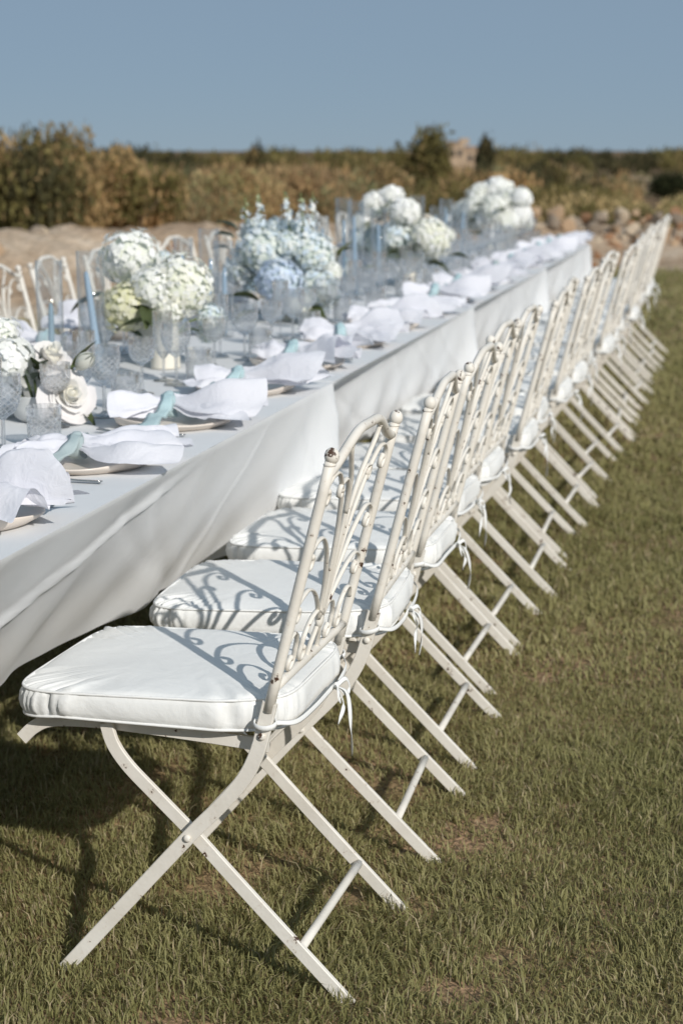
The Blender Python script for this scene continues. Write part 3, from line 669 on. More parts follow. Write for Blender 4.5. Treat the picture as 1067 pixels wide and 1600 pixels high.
# ------------------------------------------------------------------ tables and cloths
ZT = .760
TY = [(2.25, 4.645), (4.665, 7.045), (7.065, 9.445), (9.465, 11.86)]
TN = ['farthest from the rubble', 'second farthest from the rubble', 'second from the rubble', 'nearest the rubble']
CREASE = [[(y0 + (y1 - y0) * q + random.uniform(-.08, .08), random.choice((-1.6, -.7, -2.4, .6, -1.2)), random.choice((.007, -.006, .009, -.008)), random.choice((.012, .02, .03))) for q in (.12, .3, .45, .58, .72, .86, .94)] for y0, y1 in TY]
def cloth_mesh(ti, y0, y1):
    seg_l, seg_w = 220, 48; Lh = y1 - y0; Wd = TX1 - TX0
    per = []                                                         # perimeter points with outward normals: side id, t
    for i in range(seg_l): per.append((TX1, y0 + Lh * i / seg_l, 1, 0, 'f', i / seg_l))
    for i in range(seg_w): per.append((TX1 - Wd * i / seg_w, y1, 0, 1, 'e', i / seg_w))
    for i in range(seg_l): per.append((TX0, y1 - Lh * i / seg_l, -1, 0, 'b', i / seg_l))
    for i in range(seg_w): per.append((TX0 + Wd * i / seg_w, y0, 0, -1, 's', i / seg_w))
    cor = [(TX1, y0), (TX1, y1), (TX0, y1), (TX0, y0)]
    NP = len(per); dep = [0, .004, .010, .02, .035, .05, .06, .07, .08, .09, .10, .11, .12, .135, .15, .16, .17, .185, .20, .21, .225, .24, .255, .27, .285, .30, .315, .33]
    drop = .325; V = []
    for d in dep:
        for (x, y, nx_, ny_, sd, t) in per:
            cd = min(math.hypot(x - a, y - b) for a, b in cor); ck = math.exp(-(cd / .10) ** 2)
            dd = d * (1 + .30 * ck); o = min(d, .006) * .7
            if sd == 'f':
                if ti == 0: wz = max(0, .205 * (3.58 - y) / 1.0); sl = 1.15; s2 = 1.0 - .85 * t * t; dd *= 1 + .36 * (1 - t * .6)
                else: wz = max(0, .10 * (1 - t * 1.03)); sl = 1.5; s2 = .28 - .10 * t
                wz = min(wz, .27) + .002
                e = min(d, wz); o -= sl * e; rest = max(0, d - wz); o -= s2 * rest * (1 - ck)
                o += (.016 if ti == 0 else .006) * math.exp(-((d - wz - .006) / .013) ** 2) * min(1, wz / .05) + .012 * d * math.sin((y + 1.5 * d) * 19 + ti) + .008 * d * math.sin((y - 1.1 * d) * 33 + 2 * ti)
                o += d * .03 * math.sin(y * 9 + ti) + d * .022 * math.sin(y * 21 + 2 * ti) + d * .05 * (float(vnoise(y, d, .25, 70 + ti)) - .5)
            else:
                o += d * .05 * math.sin((x + y) * 11) - d * .06 + d * .03 * math.sin((x - y) * 23)
                if sd in 'es': o *= .3; o -= d * .03
            if sd == 'f':
                for (ya, sk_, am, wd_) in CREASE[ti]: o += am * min(1, d / .06) * math.exp(-abs(y - ya + sk_ * d) / wd_)
            fl = ck * d * .22
            xx, yy = x + nx_ * o, y + ny_ * o
            if ck > .05:                                             # corner pleat swings out
                a, b = min(cor, key=lambda c: math.hypot(x - c[0], y - c[1])); sx = 1 if a == TX1 else -1; sy = 1 if b == y1 else -1
                xx += sx * fl * (.75 if sd in 'fb' else .35); yy += sy * fl * (.02 if sd in 'fb' else .02)
            V.append((xx, yy, ZT + .002 - dd * 1.0))
    m = MB(); Fc = []
    for k in range(len(dep) - 1):
        for i in range(NP): j = (i + 1) % NP; Fc.append((k * NP + i, k * NP + j, (k + 1) * NP + j, (k + 1) * NP + i))
    Fc = [tuple(reversed(q)) for q in Fc]
    # top sheet
    gx, gy = 24, 48; b0 = len(V)
    for j in range(gy + 1):
        for i in range(gx + 1):
            x = TX0 + Wd * i / gx; y = y0 + Lh * j / gy; ed = 0 < i < gx and 0 < j < gy
            V.append((x, y, ZT + .002 + (.0016 * (float(vnoise(x, y, .12, 80 + ti)) - .5) if ed else 0)))
    for j in range(gy):
        for i in range(gx): q = b0 + j * (gx + 1) + i; Fc.append((q, q + 1, q + gx + 2, q + gx + 1))
    m.add(V, Fc); return m.mesh('tablecloth', CLOTH)
for ti, (y0, y1) in enumerate(TY):
    t = thing('banquet_table', 'long folding banquet table hidden under white cloth, ' + TN[ti], 'table', (TXC, (y0 + y1) / 2, 0), 0, 'banquet tables set end to end')
    hl = (y1 - y0) / 2 - .012; hw = (TX1 - TX0) / 2 - .17
    m = MB(); box(m, -hw, hw, -hl, hl, ZT - .03, ZT - .001); obj('table_top', m.mesh('table_top', WOOD, smooth=False), t)
    for sx in (-.3, .3):
        for sy in (-.8, .8):
            m = MB(); sweep(m, [(sx, sy * hl, 0), (sx, sy * hl, .37), (sx, sy * hl, ZT - .03)], ellipse(.016, .016, 8), (1, 0, 0)); obj('leg', m.mesh('leg', IRON), t)
    o = obj('tablecloth', cloth_mesh(ti, y0, y1)); tag(o, 'white linen tablecloth with loose drop, on the table ' + TN[ti], 'tablecloth', 'white tablecloths')
TOP = ZT + .0035

# ------------------------------------------------------------------ place settings
def plate_mesh(seed):
    ph = seed * 1.7; m = MB()
    pr = [(.001, .004), (.05, .004), (.085, .0042), (.112, .006), (.130, .014), (.138, .021), (.1405, .0225), (.1405, .0195), (.134, .0105), (.118, .001), (.09, 0), (.001, 0)]
    def mod(r, z, a, i):
        k = (r / .14) ** 3; return r * (1 + .035 * k * math.sin(3 * a + ph) + .02 * k * math.sin(5 * a + 2 * ph)), z + (.006 * k * math.sin(2 * a + ph) if z > .012 else 0)
    lathe(m, pr, 48, mod); m.f = [tuple(reversed(q)) for q in m.f]; return m.mesh('plate', PLATE)
PL = [plate_mesh(i) for i in range(4)]
def fork_mesh():
    m = MB(); zc = [(0, .004), (.06, .005), (.11, .010), (.13, .009), (.145, .006)]
    sweep(m, [(.105 - x, 0, z) for x, z in catmull(zc, 5)], barprof(.0045, .0011), (0, 0, 1), taper=lambda q: 1.25 - .5 * q)
    m2 = MB(); sweep(m2, [(-.038 - k * .006, 0, .006 - .0004 * k) for k in range(5)], barprof(.0105, .0009), (0, 0, 1))
    m.add(m2.v, m2.f)
    for j in range(4):
        y = (j - 1.5) * .0056; m3 = MB(); sweep(m3, [(-.060, y, .0046), (-.08, y, .0044), (-.108, y, .0085)], barprof(.0015, .0009), (0, 0, 1)); m.add(m3.v, m3.f)
    return m.mesh('fork', STEEL)
def knife_mesh():
    m = MB(); sweep(m, [(.105 - x, 0, .0045) for x in (0, .03, .07, .095)], barprof(.0055, .0024), (0, 0, 1))
    sweep(m, [(.01 - x, 0, .0045) for x in (0, .02, .06, .1, .118, .125)], barprof(.0085, .0009), (0, 0, 1), taper=lambda q: 1 if q < .7 else 1 - (q - .7) * 2.6)
    return m.mesh('knife', STEEL)
FORK, KNIFE = fork_mesh(), knife_mesh()
def tri(x): x = (x / (2 * PI)) % 1.0; return 4 * abs(x - .5) - 1
def napkin_meshes(seed):
    """a linen square gathered in the middle: crisp pleats fan out from the knot to both sides"""
    r = np.random.default_rng(seed); m = MB(); nu, nv = 36, 44
    for layer in range(2):
        ph = r.uniform(0, 6, 8); Lf = r.uniform(.15, .20); Lb = r.uniform(.09, .125); H = r.uniform(.015, .045); Wf = r.uniform(.075, .115); sk = r.uniform(-.07, .07); npl = r.uniform(2.0, 3.2)
        lift = r.uniform(-.03, .035); rot = (r.uniform(-.35, .35) if layer else 0)
        V = []
        for i in range(nu + 1):
            s = -1 + 2 * i / nu; q = abs(s); fr = s > 0
            for j in range(nv + 1):
                t = -1 + 2 * j / nv
                jag = math.sin(t * PI * 1.5 + ph[0]) * .13 + tri(t * PI * 1.1 + ph[5]) * .08
                Ls = (Lf if fr else Lb) * (1 + jag * q)
                wd = .011 + ((Wf if fr else Wf * .62) - .011) * (1 - math.exp(-q * 2.2)) * 1.15
                a1 = .5 * tri(t * PI * npl + ph[1] + .9 * q) + .5 * math.cos(t * PI * npl + ph[1] + .9 * q); a2 = math.sin(t * PI * (npl * 2.1) + ph[2] - .7 * q)
                arch = 1 - abs(t) ** 2.2; amp = (.034 if fr else .020) * (.75 + .5 * math.sin(t * 2.1 + ph[4]))
                pl = .5 + .5 * (a1 * .8 + a2 * .2)
                zz = .014 + (.016 * math.exp(-(q / .16) ** 2) + .030 * math.exp(-(q / .4) ** 2)) * (1 - .5 * abs(t)) + 2 * amp * pl * ss(q * 1.5) * (.35 + .65 * arch) + H * .7 * arch * math.sin(min(1, q) * PI * .7) + max(0, lift) * q * q * (1.3 if fr else .3) * (.3 + .7 * arch)
                zz += .016 * (float(vnoise(s, t, .30, seed + layer)) - .5) * ss(q * 2) + .008 * (float(vnoise(s, t, .13, seed + layer + 9)) - .5)
                x = s * Ls; y = t * wd * (1 + .18 * math.sin(s * 4 + ph[3])) + sk * s * q + .013 * math.sin(t * PI * npl + ph[1] + .9 * q + 1.2) * q
                x, y = x * math.cos(rot) - y * math.sin(rot), x * math.sin(rot) + y * math.cos(rot)
                zmin = .0085 if math.hypot(x, y) < .125 else .0235
                zmin = np.interp(math.hypot(x, y), [.105, .14], [.0085, .0255])
                V.append((x, y, max(zmin + .0012 * layer + .0008 * math.sin(9 * t), zz + layer * .007)))
        Fc = []
        for i in range(nu):
            for j in range(nv): a = i * (nv + 1) + j; Fc.append((a, a + nv + 1, a + nv + 2, a + 1))
        m.add(V, Fc)
    me = m.mesh('linen', NAPK); rb = []
    rr = random.Random(seed)
    dirs = [(rr.uniform(-.035, .03), rr.uniform(.02, .09)) for _ in range(2)]
    for mat in (RIB_A, RIB_S):
        m = MB(); ring = [(.004 * math.sin(3 * a), .0215 * math.cos(a), .038 + .026 * math.sin(a)) for a in np.linspace(0, 2 * PI, 19)[:-1]]
        sweep(m, ring, ellipse(.015, .0022, 8), lambda i: (0, math.cos(2 * PI * i / 18), math.sin(2 * PI * i / 18)), closed=True)
        sphere(m, (0, 0, .065), .010, 10, 6, (1.1, 1.2, .7))
        for s, (sx, e) in zip((-1, 1), dirs):
            P = catmull([(0, 0, .067), (.002, s * .024, .062), (.004 + sx * .4, s * .048, .040), (sx, s * .075, .0285), (sx * 1.4, s * (.11 + e * .3), .0275), (sx * 1.7, s * (.14 + e), .010)], 6)
            sweep(m, P, ellipse(.018, .0012, 6), lambda i, s=s: (.25 * math.sin(i * .7), s * .5, .8), taper=lambda q: .6 + .8 * q)
        rb.append(m.mesh('ribbon', mat))
    return me, rb
NK = [napkin_meshes(500 + i) for i in range(6)]
# glassware
def cut(k, mz, z0, z1, dp):
    def mod(r, z, a, i):
        if z0 < z < z1: r = r * (1 - dp * abs(math.sin(k * a / 2 + mz * (z - z0)) * math.sin(k * a / 2 - mz * (z - z0))))
        return r, z
    return mod
def glass_mesh(name, outer, inner, z0, z1, k=16, mz=150., dp=.05, seg=44):
    m = MB(); c = cut(k, mz, z0, z1, dp); lathe(m, [(.0005, outer[0][1])] + outer, seg, c); a = len(m.f)
    lathe(m, inner + [(.0005, inner[-1][1])], seg)
    # join the rim
    n0 = (len(outer)) * seg; n1 = (len(outer) + 1) * seg
    m.f += [(n0 + j, n0 + (j + 1) % seg, n1 + (j + 1) % seg, n1 + j) for j in range(seg)]
    cz = []
    for i, (x, y, z) in enumerate(m.v):
        outer_v = i < n1; cz.append((1.0 if outer_v and z0 < z < z1 else 0.0, 1.0 if (outer_v and z < z0 + .004) or z > outer[-1][1] - .002 else 0.0, 0.0))
    me = m.mesh(name, CRYST, smooth=False, cols=cz)
    return me
def dense(P, step=.004):
    R_ = [P[0]]
    for a, b in zip(P[:-1], P[1:]):
        n = max(1, int(math.hypot(b[0] - a[0], b[1] - a[1]) / step)); R_ += [(a[0] + (b[0] - a[0]) * i / n, a[1] + (b[1] - a[1]) * i / n) for i in range(1, n + 1)]
    return R_
TUMB = glass_mesh('tumbler', dense([(.034, 0), (.0365, .004), (.039, .09)]), [(.0365, .09), (.034, .014), (.02, .010)], .006, .066, 16, 150)
foot = [(.034, 0), (.034, .002), (.012, .006), (.0048, .012), (.0042, .045), (.0045, .075)]
GOB = glass_mesh('goblet', foot + dense([(.010, .080), (.026, .092), (.037, .110), (.0415, .130), (.042, .150), (.040, .172)], .005), [(.0382, .172), (.040, .150), (.0393, .130), (.035, .112), (.024, .096), (.008, .087)], .088, .150, 16, 130, .055)
GOBS = glass_mesh('wine_glass', [(r * .9, z) for r, z in foot] + dense([(.009, .080), (.024, .089), (.033, .100), (.036, .118), (.0355, .150)], .005), [(.0338, .150), (.034, .118), (.031, .103), (.022, .093), (.007, .087)], .086, .130, 14, 140, .055)
FLU = glass_mesh('flute', [(r * .85, z * .8) for r, z in foot] + dense([(.008, .066), (.018, .078), (.0255, .098), (.028, .130), (.028, .195)], .005), [(.0263, .195), (.0263, .130), (.0238, .100), (.016, .083), (.005, .076)], .075, .170, 14, 120, .06)
def setting(y, side, lab, k, opp=False):
    """side +1: seat on +X"""
    r = random.Random(900 + k * 7 + (50 if opp else 0)); xe = TX1 if side > 0 else TX0
    grp = ' on the bank side' if opp else ' on the lawn side'; rz = 0 if side > 0 else PI
    def at(dx, dy): return (xe - side * dx, y + side * dy, TOP)
    p = obj('plate', PL[k % 4], None, at(.185, r.uniform(-.01, .01)), (0, 0, r.uniform(0, 6))); tag(p, 'pale pink beige irregular plate under napkin, ' + lab, 'plate', 'dinner plates' + grp)
    f = obj('fork', FORK, None, at(.195 + r.uniform(-.02, .02), -.175 + r.uniform(-.008, .008)), (0, 0, rz + r.uniform(-.06, .06))); tag(f, 'steel dinner fork lying left of plate, ' + lab, 'fork', 'forks' + grp)
    f = obj('knife', KNIFE, None, at(.175 + r.uniform(-.02, .02), .17 + r.uniform(-.008, .008)), (0, 0, rz + r.uniform(-.05, .05))); tag(f, 'steel dinner knife lying right of plate, ' + lab, 'knife', 'knives' + grp)
    nk = NK[(k * 5 + (2 if opp else 0)) % 6]; aqua = (k % 5) != 1
    t = thing('napkin', ('white napkin tied with aqua ribbon, ' if aqua else 'white napkin tied with grey green ribbon, ') + lab, 'napkin', at(.195, r.uniform(-.01, .01)), rz + r.uniform(-.3, .3), 'tied napkins' + grp)
    t.location.z = TOP + .004; t.scale = (1.04, 1.04, r.uniform(.9, 1.1))
    obj('linen', nk[0], t); obj('ribbon', nk[1][0 if aqua else 1], t)
    for nm, me, dx, dy, ds in (('tumbler', TUMB, .370, .195, 'cut crystal tumbler'), ('goblet', GOB, .395, .09, 'large cut crystal goblet'), ('flute', FLU, .465, .175, 'tall cut crystal flute'), ('wine_glass', GOBS, .420, -.10, 'small cut crystal wine glass')):
        o = obj(nm, me, None, at(dx + r.uniform(-.018, .018), dy + r.uniform(-.018, .018)), (0, 0, r.uniform(0, 6))); tag(o, ds + ' at place setting ' + lab, 'glass', nm.replace('_', ' ') + 's' + grp)
SY = [2.70 + .566 * i for i in range(17)]
for i, y in enumerate(SY): setting(y, 1, 'lawn side, ' + ORD[16 - i] + ' from the rubble end', i)
for i, y in enumerate(OPP[:12]): setting(y, -1, 'bank side, ' + ORD[11 - i] + ' from the rubble end', i, True)

# ------------------------------------------------------------------ flowers
def hydrangea(seed, pal, rad=.09, n=280, pet=.0108):
    r = np.random.default_rng(seed); V = []; Fc = []; C = []
    gi = (np.arange(n) + .5) / n; th = PI * (1 + 5 ** .5) * np.arange(n); ph_ = np.arccos(1 - 1.78 * gi)
    for i in range(n):
        d = np.array([math.sin(ph_[i]) * math.cos(th[i]), math.sin(ph_[i]) * math.sin(th[i]), math.cos(ph_[i])]) + r.normal(0, .08, 3); d /= np.linalg.norm(d)
        lump = 1 + .13 * math.sin(d[0] * 5 + seed) * math.cos(d[1] * 5 + seed * .7); c = d * rad * lump * r.uniform(.94, 1.05) * [1, 1, .88]
        dn = d + r.normal(0, .15, 3); dn /= np.linalg.norm(dn); u = np.cross(dn, r.normal(size=3)); u /= np.linalg.norm(u); v = np.cross(dn, u)
        col = np.array(pal[r.integers(len(pal))]) * r.uniform(.93, 1.05); s = pet * r.uniform(.8, 1.2)
        for q in range(4):
            a = q * PI / 2; e = u * math.cos(a) + v * math.sin(a); g = -u * math.sin(a) + v * math.cos(a); k = len(V)
            V += [c, c + e * s * .55 + g * s * .5 + dn * s * .12, c + e * s * 1.05 + g * s * .18 + dn * s * .05, c + e * s * 1.05 - g * s * .18 + dn * s * .05, c + e * s * .55 - g * s * .5 + dn * s * .12]
            Fc.append((k, k + 4, k + 3, k + 2, k + 1)); C += [col] * 5
    m = MB(); m.add(V, Fc); k = len(m.v); sphere(m, (0, 0, 0), rad * .86, 14, 10, (1, 1, .84)); C += [np.mean(pal, 0) * np.array([.9, .93, .85])] * (len(m.v) - k)
    return m.mesh('hydrangea', PETAL, cols=C)
WH = [(.93, .93, .91), (.92, .92, .88), (.94, .94, .93), (.92, .92, .87)]
CR = [(.92, .91, .83), (.91, .89, .79), (.93, .92, .88), (.88, .88, .76)]
YE = [(.82, .80, .60), (.78, .76, .50), (.85, .83, .68)]
BL = [(.68, .76, .88), (.72, .80, .89), (.78, .84, .90), (.63, .72, .86)]
PB = [(.74, .82, .87), (.80, .85, .88), (.70, .79, .86), (.85, .87, .85), (.80, .83, .76)]
HY = {'w': [hydrangea(1, WH), hydrangea(2, WH)], 'c': [hydrangea(3, CR + WH)], 'y': [hydrangea(4, YE)], 'b': [hydrangea(5, BL)], 'p': [hydrangea(6, PB), hydrangea(7, PB)]}
HYL = {'w': 'white hydrangea', 'c': 'cream hydrangea', 'y': 'yellow green hydrangea', 'b': 'blue hydrangea', 'p': 'pale blue hydrangea'}
def rose(seed, rad=.045, col=(.88, .87, .82), open_=1.0):
    r = np.random.default_rng(seed); V = []; Fc = []; C = []
    for ly, (nr, k, tilt) in enumerate([(.15, 3, .05), (.30, 3, .14), (.48, 4, .28), (.66, 5, .5), (.84, 5, .75), (1.0, 6, 1.0)]):
        for q in range(k):
            a0 = 2 * PI * q / k + ly * 1.1 + r.uniform(-.35, .35); nr_ = nr * r.uniform(.86, 1.12); wd = 2 * PI / k * .88; b = len(V); nu, nv = 5, 5
            hgt = rad * (1.42 - .13 * ly) * r.uniform(.72, 1.15); tl = tilt * open_ * r.uniform(.6, 1.4)
            for i in range(nu + 1):
                u = i / nu
                for j in range(nv + 1):
                    v = -1 + 2 * j / nv; a = a0 + v * wd * (.55 + .45 * math.sin(u * PI * .75))
                    rr = rad * nr_ * (.25 + .75 * math.sin(min(1, u * 1.15) * PI / 2)) * (1 + .26 * v * u) + rad * tl * .55 * u ** 2.4 + rad * .045 * u * math.sin(v * 4 + q * 2.3 + ly)
                    z = hgt * u * (1 - .26 * v * v * u) - rad * tl * .42 * u ** 3 - rad * .1 * ly * .5
                    V.append((rr * math.cos(a), rr * math.sin(a), z)); C.append(np.array(col) * (1 - .05 * (1 - u)) * np.array([1, 1 - .005 * ly, 1 - .03 * (5 - ly) / 5]))
            for i in range(nu):
                for j in range(nv): q0 = b + i * (nv + 1) + j; Fc.append((q0, q0 + 1, q0 + nv + 2, q0 + nv + 1))
    m = MB(); m.add(V, Fc); k = len(m.v); sphere(m, (0, 0, rad * .62), rad * .26, 10, 8, (1, 1, 1.9)); C += [np.array(col) * np.array([1, .98, .9])] * (len(m.v) - k)
    sphere(m, (0, 0, rad * .3), rad * .55, 10, 8); C += [np.array(col) * np.array([1, .98, .9])] * (len(m.v) - len(C))
    m.v = [(a, b, c - rad * .55) for a, b, c in m.v]; return m.mesh('rose', PETAL, cols=C)
PEO = [hydrangea(31, WH, .09, 60, .034), hydrangea(32, WH, .09, 70, .03)]
RO = [rose(11, open_=.9), rose(12, col=(.88, .87, .84)), rose(13, open_=1.15)]
def tulip():
    V = []; Fc = []; C = []
    for q in range(6):
        a0 = q * PI / 3; b = len(V); rr0 = 1 if q % 2 else .88
        for i in range(7):
            u = i / 6
            for j in range(5):
                v = -1 + j / 2; a = a0 + v * .62 * (math.sin(u * PI * .86 + .25)); rr = .017 * rr0 * math.sin(PI * (.18 + .72 * u)); V.append((rr * math.cos(a), rr * math.sin(a), .055 * u - .02)); C.append((.84, .83, .74))
        for i in range(6):
            for j in range(4): q0 = b + i * 5 + j; Fc.append((q0, q0 + 1, q0 + 6, q0 + 5))
    m = MB(); m.add(V, Fc); return m.mesh('tulip', PETAL, cols=C)
TUL = tulip()
def spike(seed, pal):
    """a delphinium spike: small five petalled florets round a stem"""
    r = np.random.default_rng(seed); V = []; Fc = []; C = []
    for i in range(46):
        u = i / 46; a = r.uniform(0, 6.28); d = np.array([math.cos(a), math.sin(a), .3]); rad = (.030 * (1 - max(0, u - .45) * 1.3) + .004) * r.uniform(.45, 1.15); c = d * rad + np.array([0, 0, -.05 + .20 * u + r.uniform(-.012, .012)]); s = .017 * (1 - .45 * u) * r.uniform(.7, 1.3)
        d = d / np.linalg.norm(d); e1 = np.cross(d, (0, 0, 1)); e1 /= np.linalg.norm(e1); e2 = np.cross(d, e1); col = np.array(pal[r.integers(len(pal))])
        if u > .87: col = np.array((.45, .5, .3))
        for q in range(5):
            t = q * 1.2566; e = e1 * math.cos(t) + e2 * math.sin(t); g = -e1 * math.sin(t) + e2 * math.cos(t); k = len(V)
            V += [c, c + e * s * .6 + g * s * .4, c + e * s + d * s * .1, c + e * s * .6 - g * s * .4]; Fc.append((k, k + 3, k + 2, k + 1)); C += [col] * 4
    m = MB(); m.add(V, Fc); k = len(m.v); sweep(m, [(0, 0, -.16), (.004, 0, -.02), (0, 0, .18)], ellipse(.003, .003, 6), (0, 1, 0)); C += [(.2, .25, .1)] * (len(m.v) - k)
    return m.mesh('delphinium', PETAL, cols=C)
SP = [spike(21, PB + WH), spike(22, PB + WH + [(.62, .66, .5)]), spike(23, PB + PB + [(.60, .68, .80)])]
def leaf_mesh(seed, ln=.09, wd=.03, col=(.06, .085, .03)):
    r = np.random.default_rng(seed); V = []; Fc = []; C = []
    for i in range(8):
        u = i / 7; w_ = wd * math.sin(PI * min(.98, .06 + u * .94)) ** .8
        for j in (-1, 0, 1): V.append((j * w_ * .5, ln * u, .012 * abs(j) * math.sin(PI * u) - ln * .35 * u * u)); C.append(np.array(col) * r.uniform(.85, 1.15))
    for i in range(7):
        for j in range(2): q = i * 3 + j; Fc.append((q, q + 1, q + 4, q + 3))
    m = MB(); m.add(V, Fc); return m.mesh('leaf', LEAF, cols=C)
LF = [leaf_mesh(1), leaf_mesh(2, .11, .045, (.075, .095, .035)), leaf_mesh(3, .14, .028, (.13, .145, .05)), leaf_mesh(4, .07, .03, (.13, .16, .12))]
def vase_mesh(kind):
    m = MB()
    P = {'tall': [(.001, 0), (.043, 0), (.044, .004), (.0415, .06), (.0400, .12), (.041, .124), (.0385, .124), (.037, .06), (.036, .01), (.001, .008)],
         'bowl': [(.001, 0), (.04, 0), (.055, .012), (.062, .035), (.060, .06), (.062, .064), (.058, .064), (.056, .036), (.05, .014), (.001, .008)],
         'compote': [(.001, 0), (.045, 0), (.046, .006), (.026, .02), (.020, .05), (.026, .07), (.07, .085), (.095, .11), (.10, .14), (.097, .14), (.09, .112), (.06, .092), (.001, .085)]}[kind]
    lathe(m, P, 36); m.f = [tuple(q) for q in m.f]; return m.mesh('vase', BOWLG if kind == 'bowl' else VASE)
VM = {k: vase_mesh(k) for k in ('tall', 'bowl', 'compote')}
def aim(d, roll=0):
    return (Vector(d).normalized().to_track_quat('Z', 'Y') @ Matrix.Rotation(roll, 4, 'Z').to_quaternion()).to_euler()
def arrangement(label, Y, vases, blooms, leaves, extra_leaf=8, seed=1, vase_kind='tall'):
    """vases: (px of base) on the table; blooms: (kind, px, py, radius px, dY)"""
    r = np.random.default_rng(seed); vp = [(atY(px, 700, Y + dy)[0], Y + dy) for px, dy in vases]
    t = thing('flower_arrangement', label, 'flowers', (vp[0][0], vp[0][1], TOP), 0, 'flower arrangements'); base = Vector((vp[0][0], vp[0][1], TOP))
    VH = {'tall': .12, 'bowl': .06, 'compote': .135}[vase_kind]
    for x, y in vp: obj('vase', VM[vase_kind], t, Vector((x, y, TOP)) - base)
    tops = [Vector((x, y, TOP + VH * .7)) for x, y in vp]
    cen = Vector((sum(a.x for a in tops) / len(tops), sum(a.y for a in tops) / len(tops), TOP + VH))
    for kind, px, py, rp, dy in blooms:
        p = Vector(atY(px, py, Y + dy)); dist = p.y * 1.03; R_ = rp * dist / F_PX
        if p.z < TOP + R_ * .75: p.z = TOP + R_ * .75
        d = (p - cen); d.z = abs(d.z) * .6 + .05; d += Vector((.06, -.10, .02)) * (1 if kind in 'rt' else .4)
        if kind in HY: me = HY[kind][r.integers(len(HY[kind]))]; sc_ = R_ / .098; nm = 'hydrangea'
        elif kind == 'r': me = RO[r.integers(3)]; sc_ = R_ / .052; nm = 'rose'
        elif kind == 'q': me = PEO[r.integers(2)]; sc_ = R_ / .105; nm = 'peony'
        elif kind == 't': me = TUL; sc_ = R_ / .018; nm = 'tulip'
        else: me = SP[r.integers(3)]; sc_ = R_ / .040; nm = 'delphinium'; d = Vector((r.uniform(-.25, .25), r.uniform(-.2, .1), 1))
        b = obj(nm, me, t, p - base, aim(d, r.uniform(0, 6)), sc_)
        if kind in HYL: b['label'] = HYL[kind] + ' head'
        v = min(tops, key=lambda q: (q - p).length); m = MB(); mid = (v + p) / 2 + Vector((0, 0, .02))
        sweep(m, [q - np.array(base) for q in catmull([v - Vector((0, 0, .03)), mid, p], 6)], ellipse(.0032, .0032, 6), (.2, 1, .1)); obj('stem', m.mesh('stem', STEM), t)
    for px, py, k, dy in leaves:
        p = Vector(atY(px, py, Y + dy)); d = p - cen; a = math.atan2(d.y, d.x) - PI / 2
        obj('leaf', LF[k], t, p - base, ((1.25 if k == 2 else r.uniform(-.3, .7)), r.uniform(-.4, .4), a + r.uniform(-.4, .4)), r.uniform(.9, 1.3) * (.62 if k == 2 else 1))
    for k in range(extra_leaf):
        a = r.uniform(0, 6.28); v = tops[k % len(tops)]; p = v + Vector((math.cos(a) * .03, math.sin(a) * .03, .05 + r.uniform(0, .05)))
        obj('leaf', LF[(0, 1, 3)[r.integers(3)]], t, p - base, (r.uniform(-.1, .8), r.uniform(-.3, .3), a - PI / 2), r.uniform(.7, 1.0))
    return t
arrangement('white roses and a tulip bud in a low grey bowl', 3.80, [(62, 0)],
            [('r', 110, 615, 33, -.06), ('r', 82, 552, 30, .06), ('q', 18, 562, 42, -.05), ('w', 2, 522, 34, .0), ('t', 131, 566, 15, -.02), ('q', 52, 595, 30, .1), ('r', -35, 590, 40, .05)],
            [(112, 585, 2, 0), (120, 580, 2, .02), (95, 625, 1, .0), (60, 632, 0, 0), (85, 640, 0, .02), (40, 640, 1, .02)], 10, 1, 'bowl')
arrangement('white and cream hydrangea heads over two cream vases', 4.98, [(262, -.15), (234, .16)],
            [('w', 203, 404, 53, .10), ('c', 287, 447, 54, -.05), ('w', 245, 452, 44, -.08), ('y', 198, 480, 44, -.10), ('p', 256, 408, 20, .15), ('p', 330, 498, 26, -.05), ('c', 262, 480, 34, -.10), ('p', 322, 520, 18, -.02)],
            [(232, 478, 1, -.12), (236, 500, 1, -.12), (168, 460, 1, .02), (247, 418, 0, .0), (215, 515, 0, .05), (225, 530, 0, .02)], 10, 2)
arrangement('blue hydrangeas with tall pale delphinium spikes', 6.30, [(440, 0)],
            [('b', 437, 440, 38, -.12), ('p', 412, 392, 46, .0), ('p', 382, 420, 38, .05), ('p', 488, 398, 42, .05), ('p', 498, 452, 36, -.05), ('p', 455, 405, 36, .1), ('w', 470, 478, 22, -.1), ('r', 520, 392, 15, .1),
             ('s', 386, 368, 13, .1), ('s', 410, 356, 12, .0), ('s', 452, 352, 12, .05), ('s', 474, 356, 12, .0), ('s', 489, 350, 11, .12), ('p', 398, 362, 24, .12), ('p', 432, 360, 25, .12), ('p', 466, 366, 26, .12), ('p', 450, 382, 24, -.02), ('w', 520, 425, 18, .0)],
            [(366, 372, 3, .0), (362, 390, 3, .02), (404, 470, 1, -.1), (410, 488, 1, -.1), (478, 480, 1, -.08), (470, 492, 1, -.1), (525, 410, 2, .1), (522, 400, 0, .1), (372, 360, 3, .0)], 14, 3, 'compote')
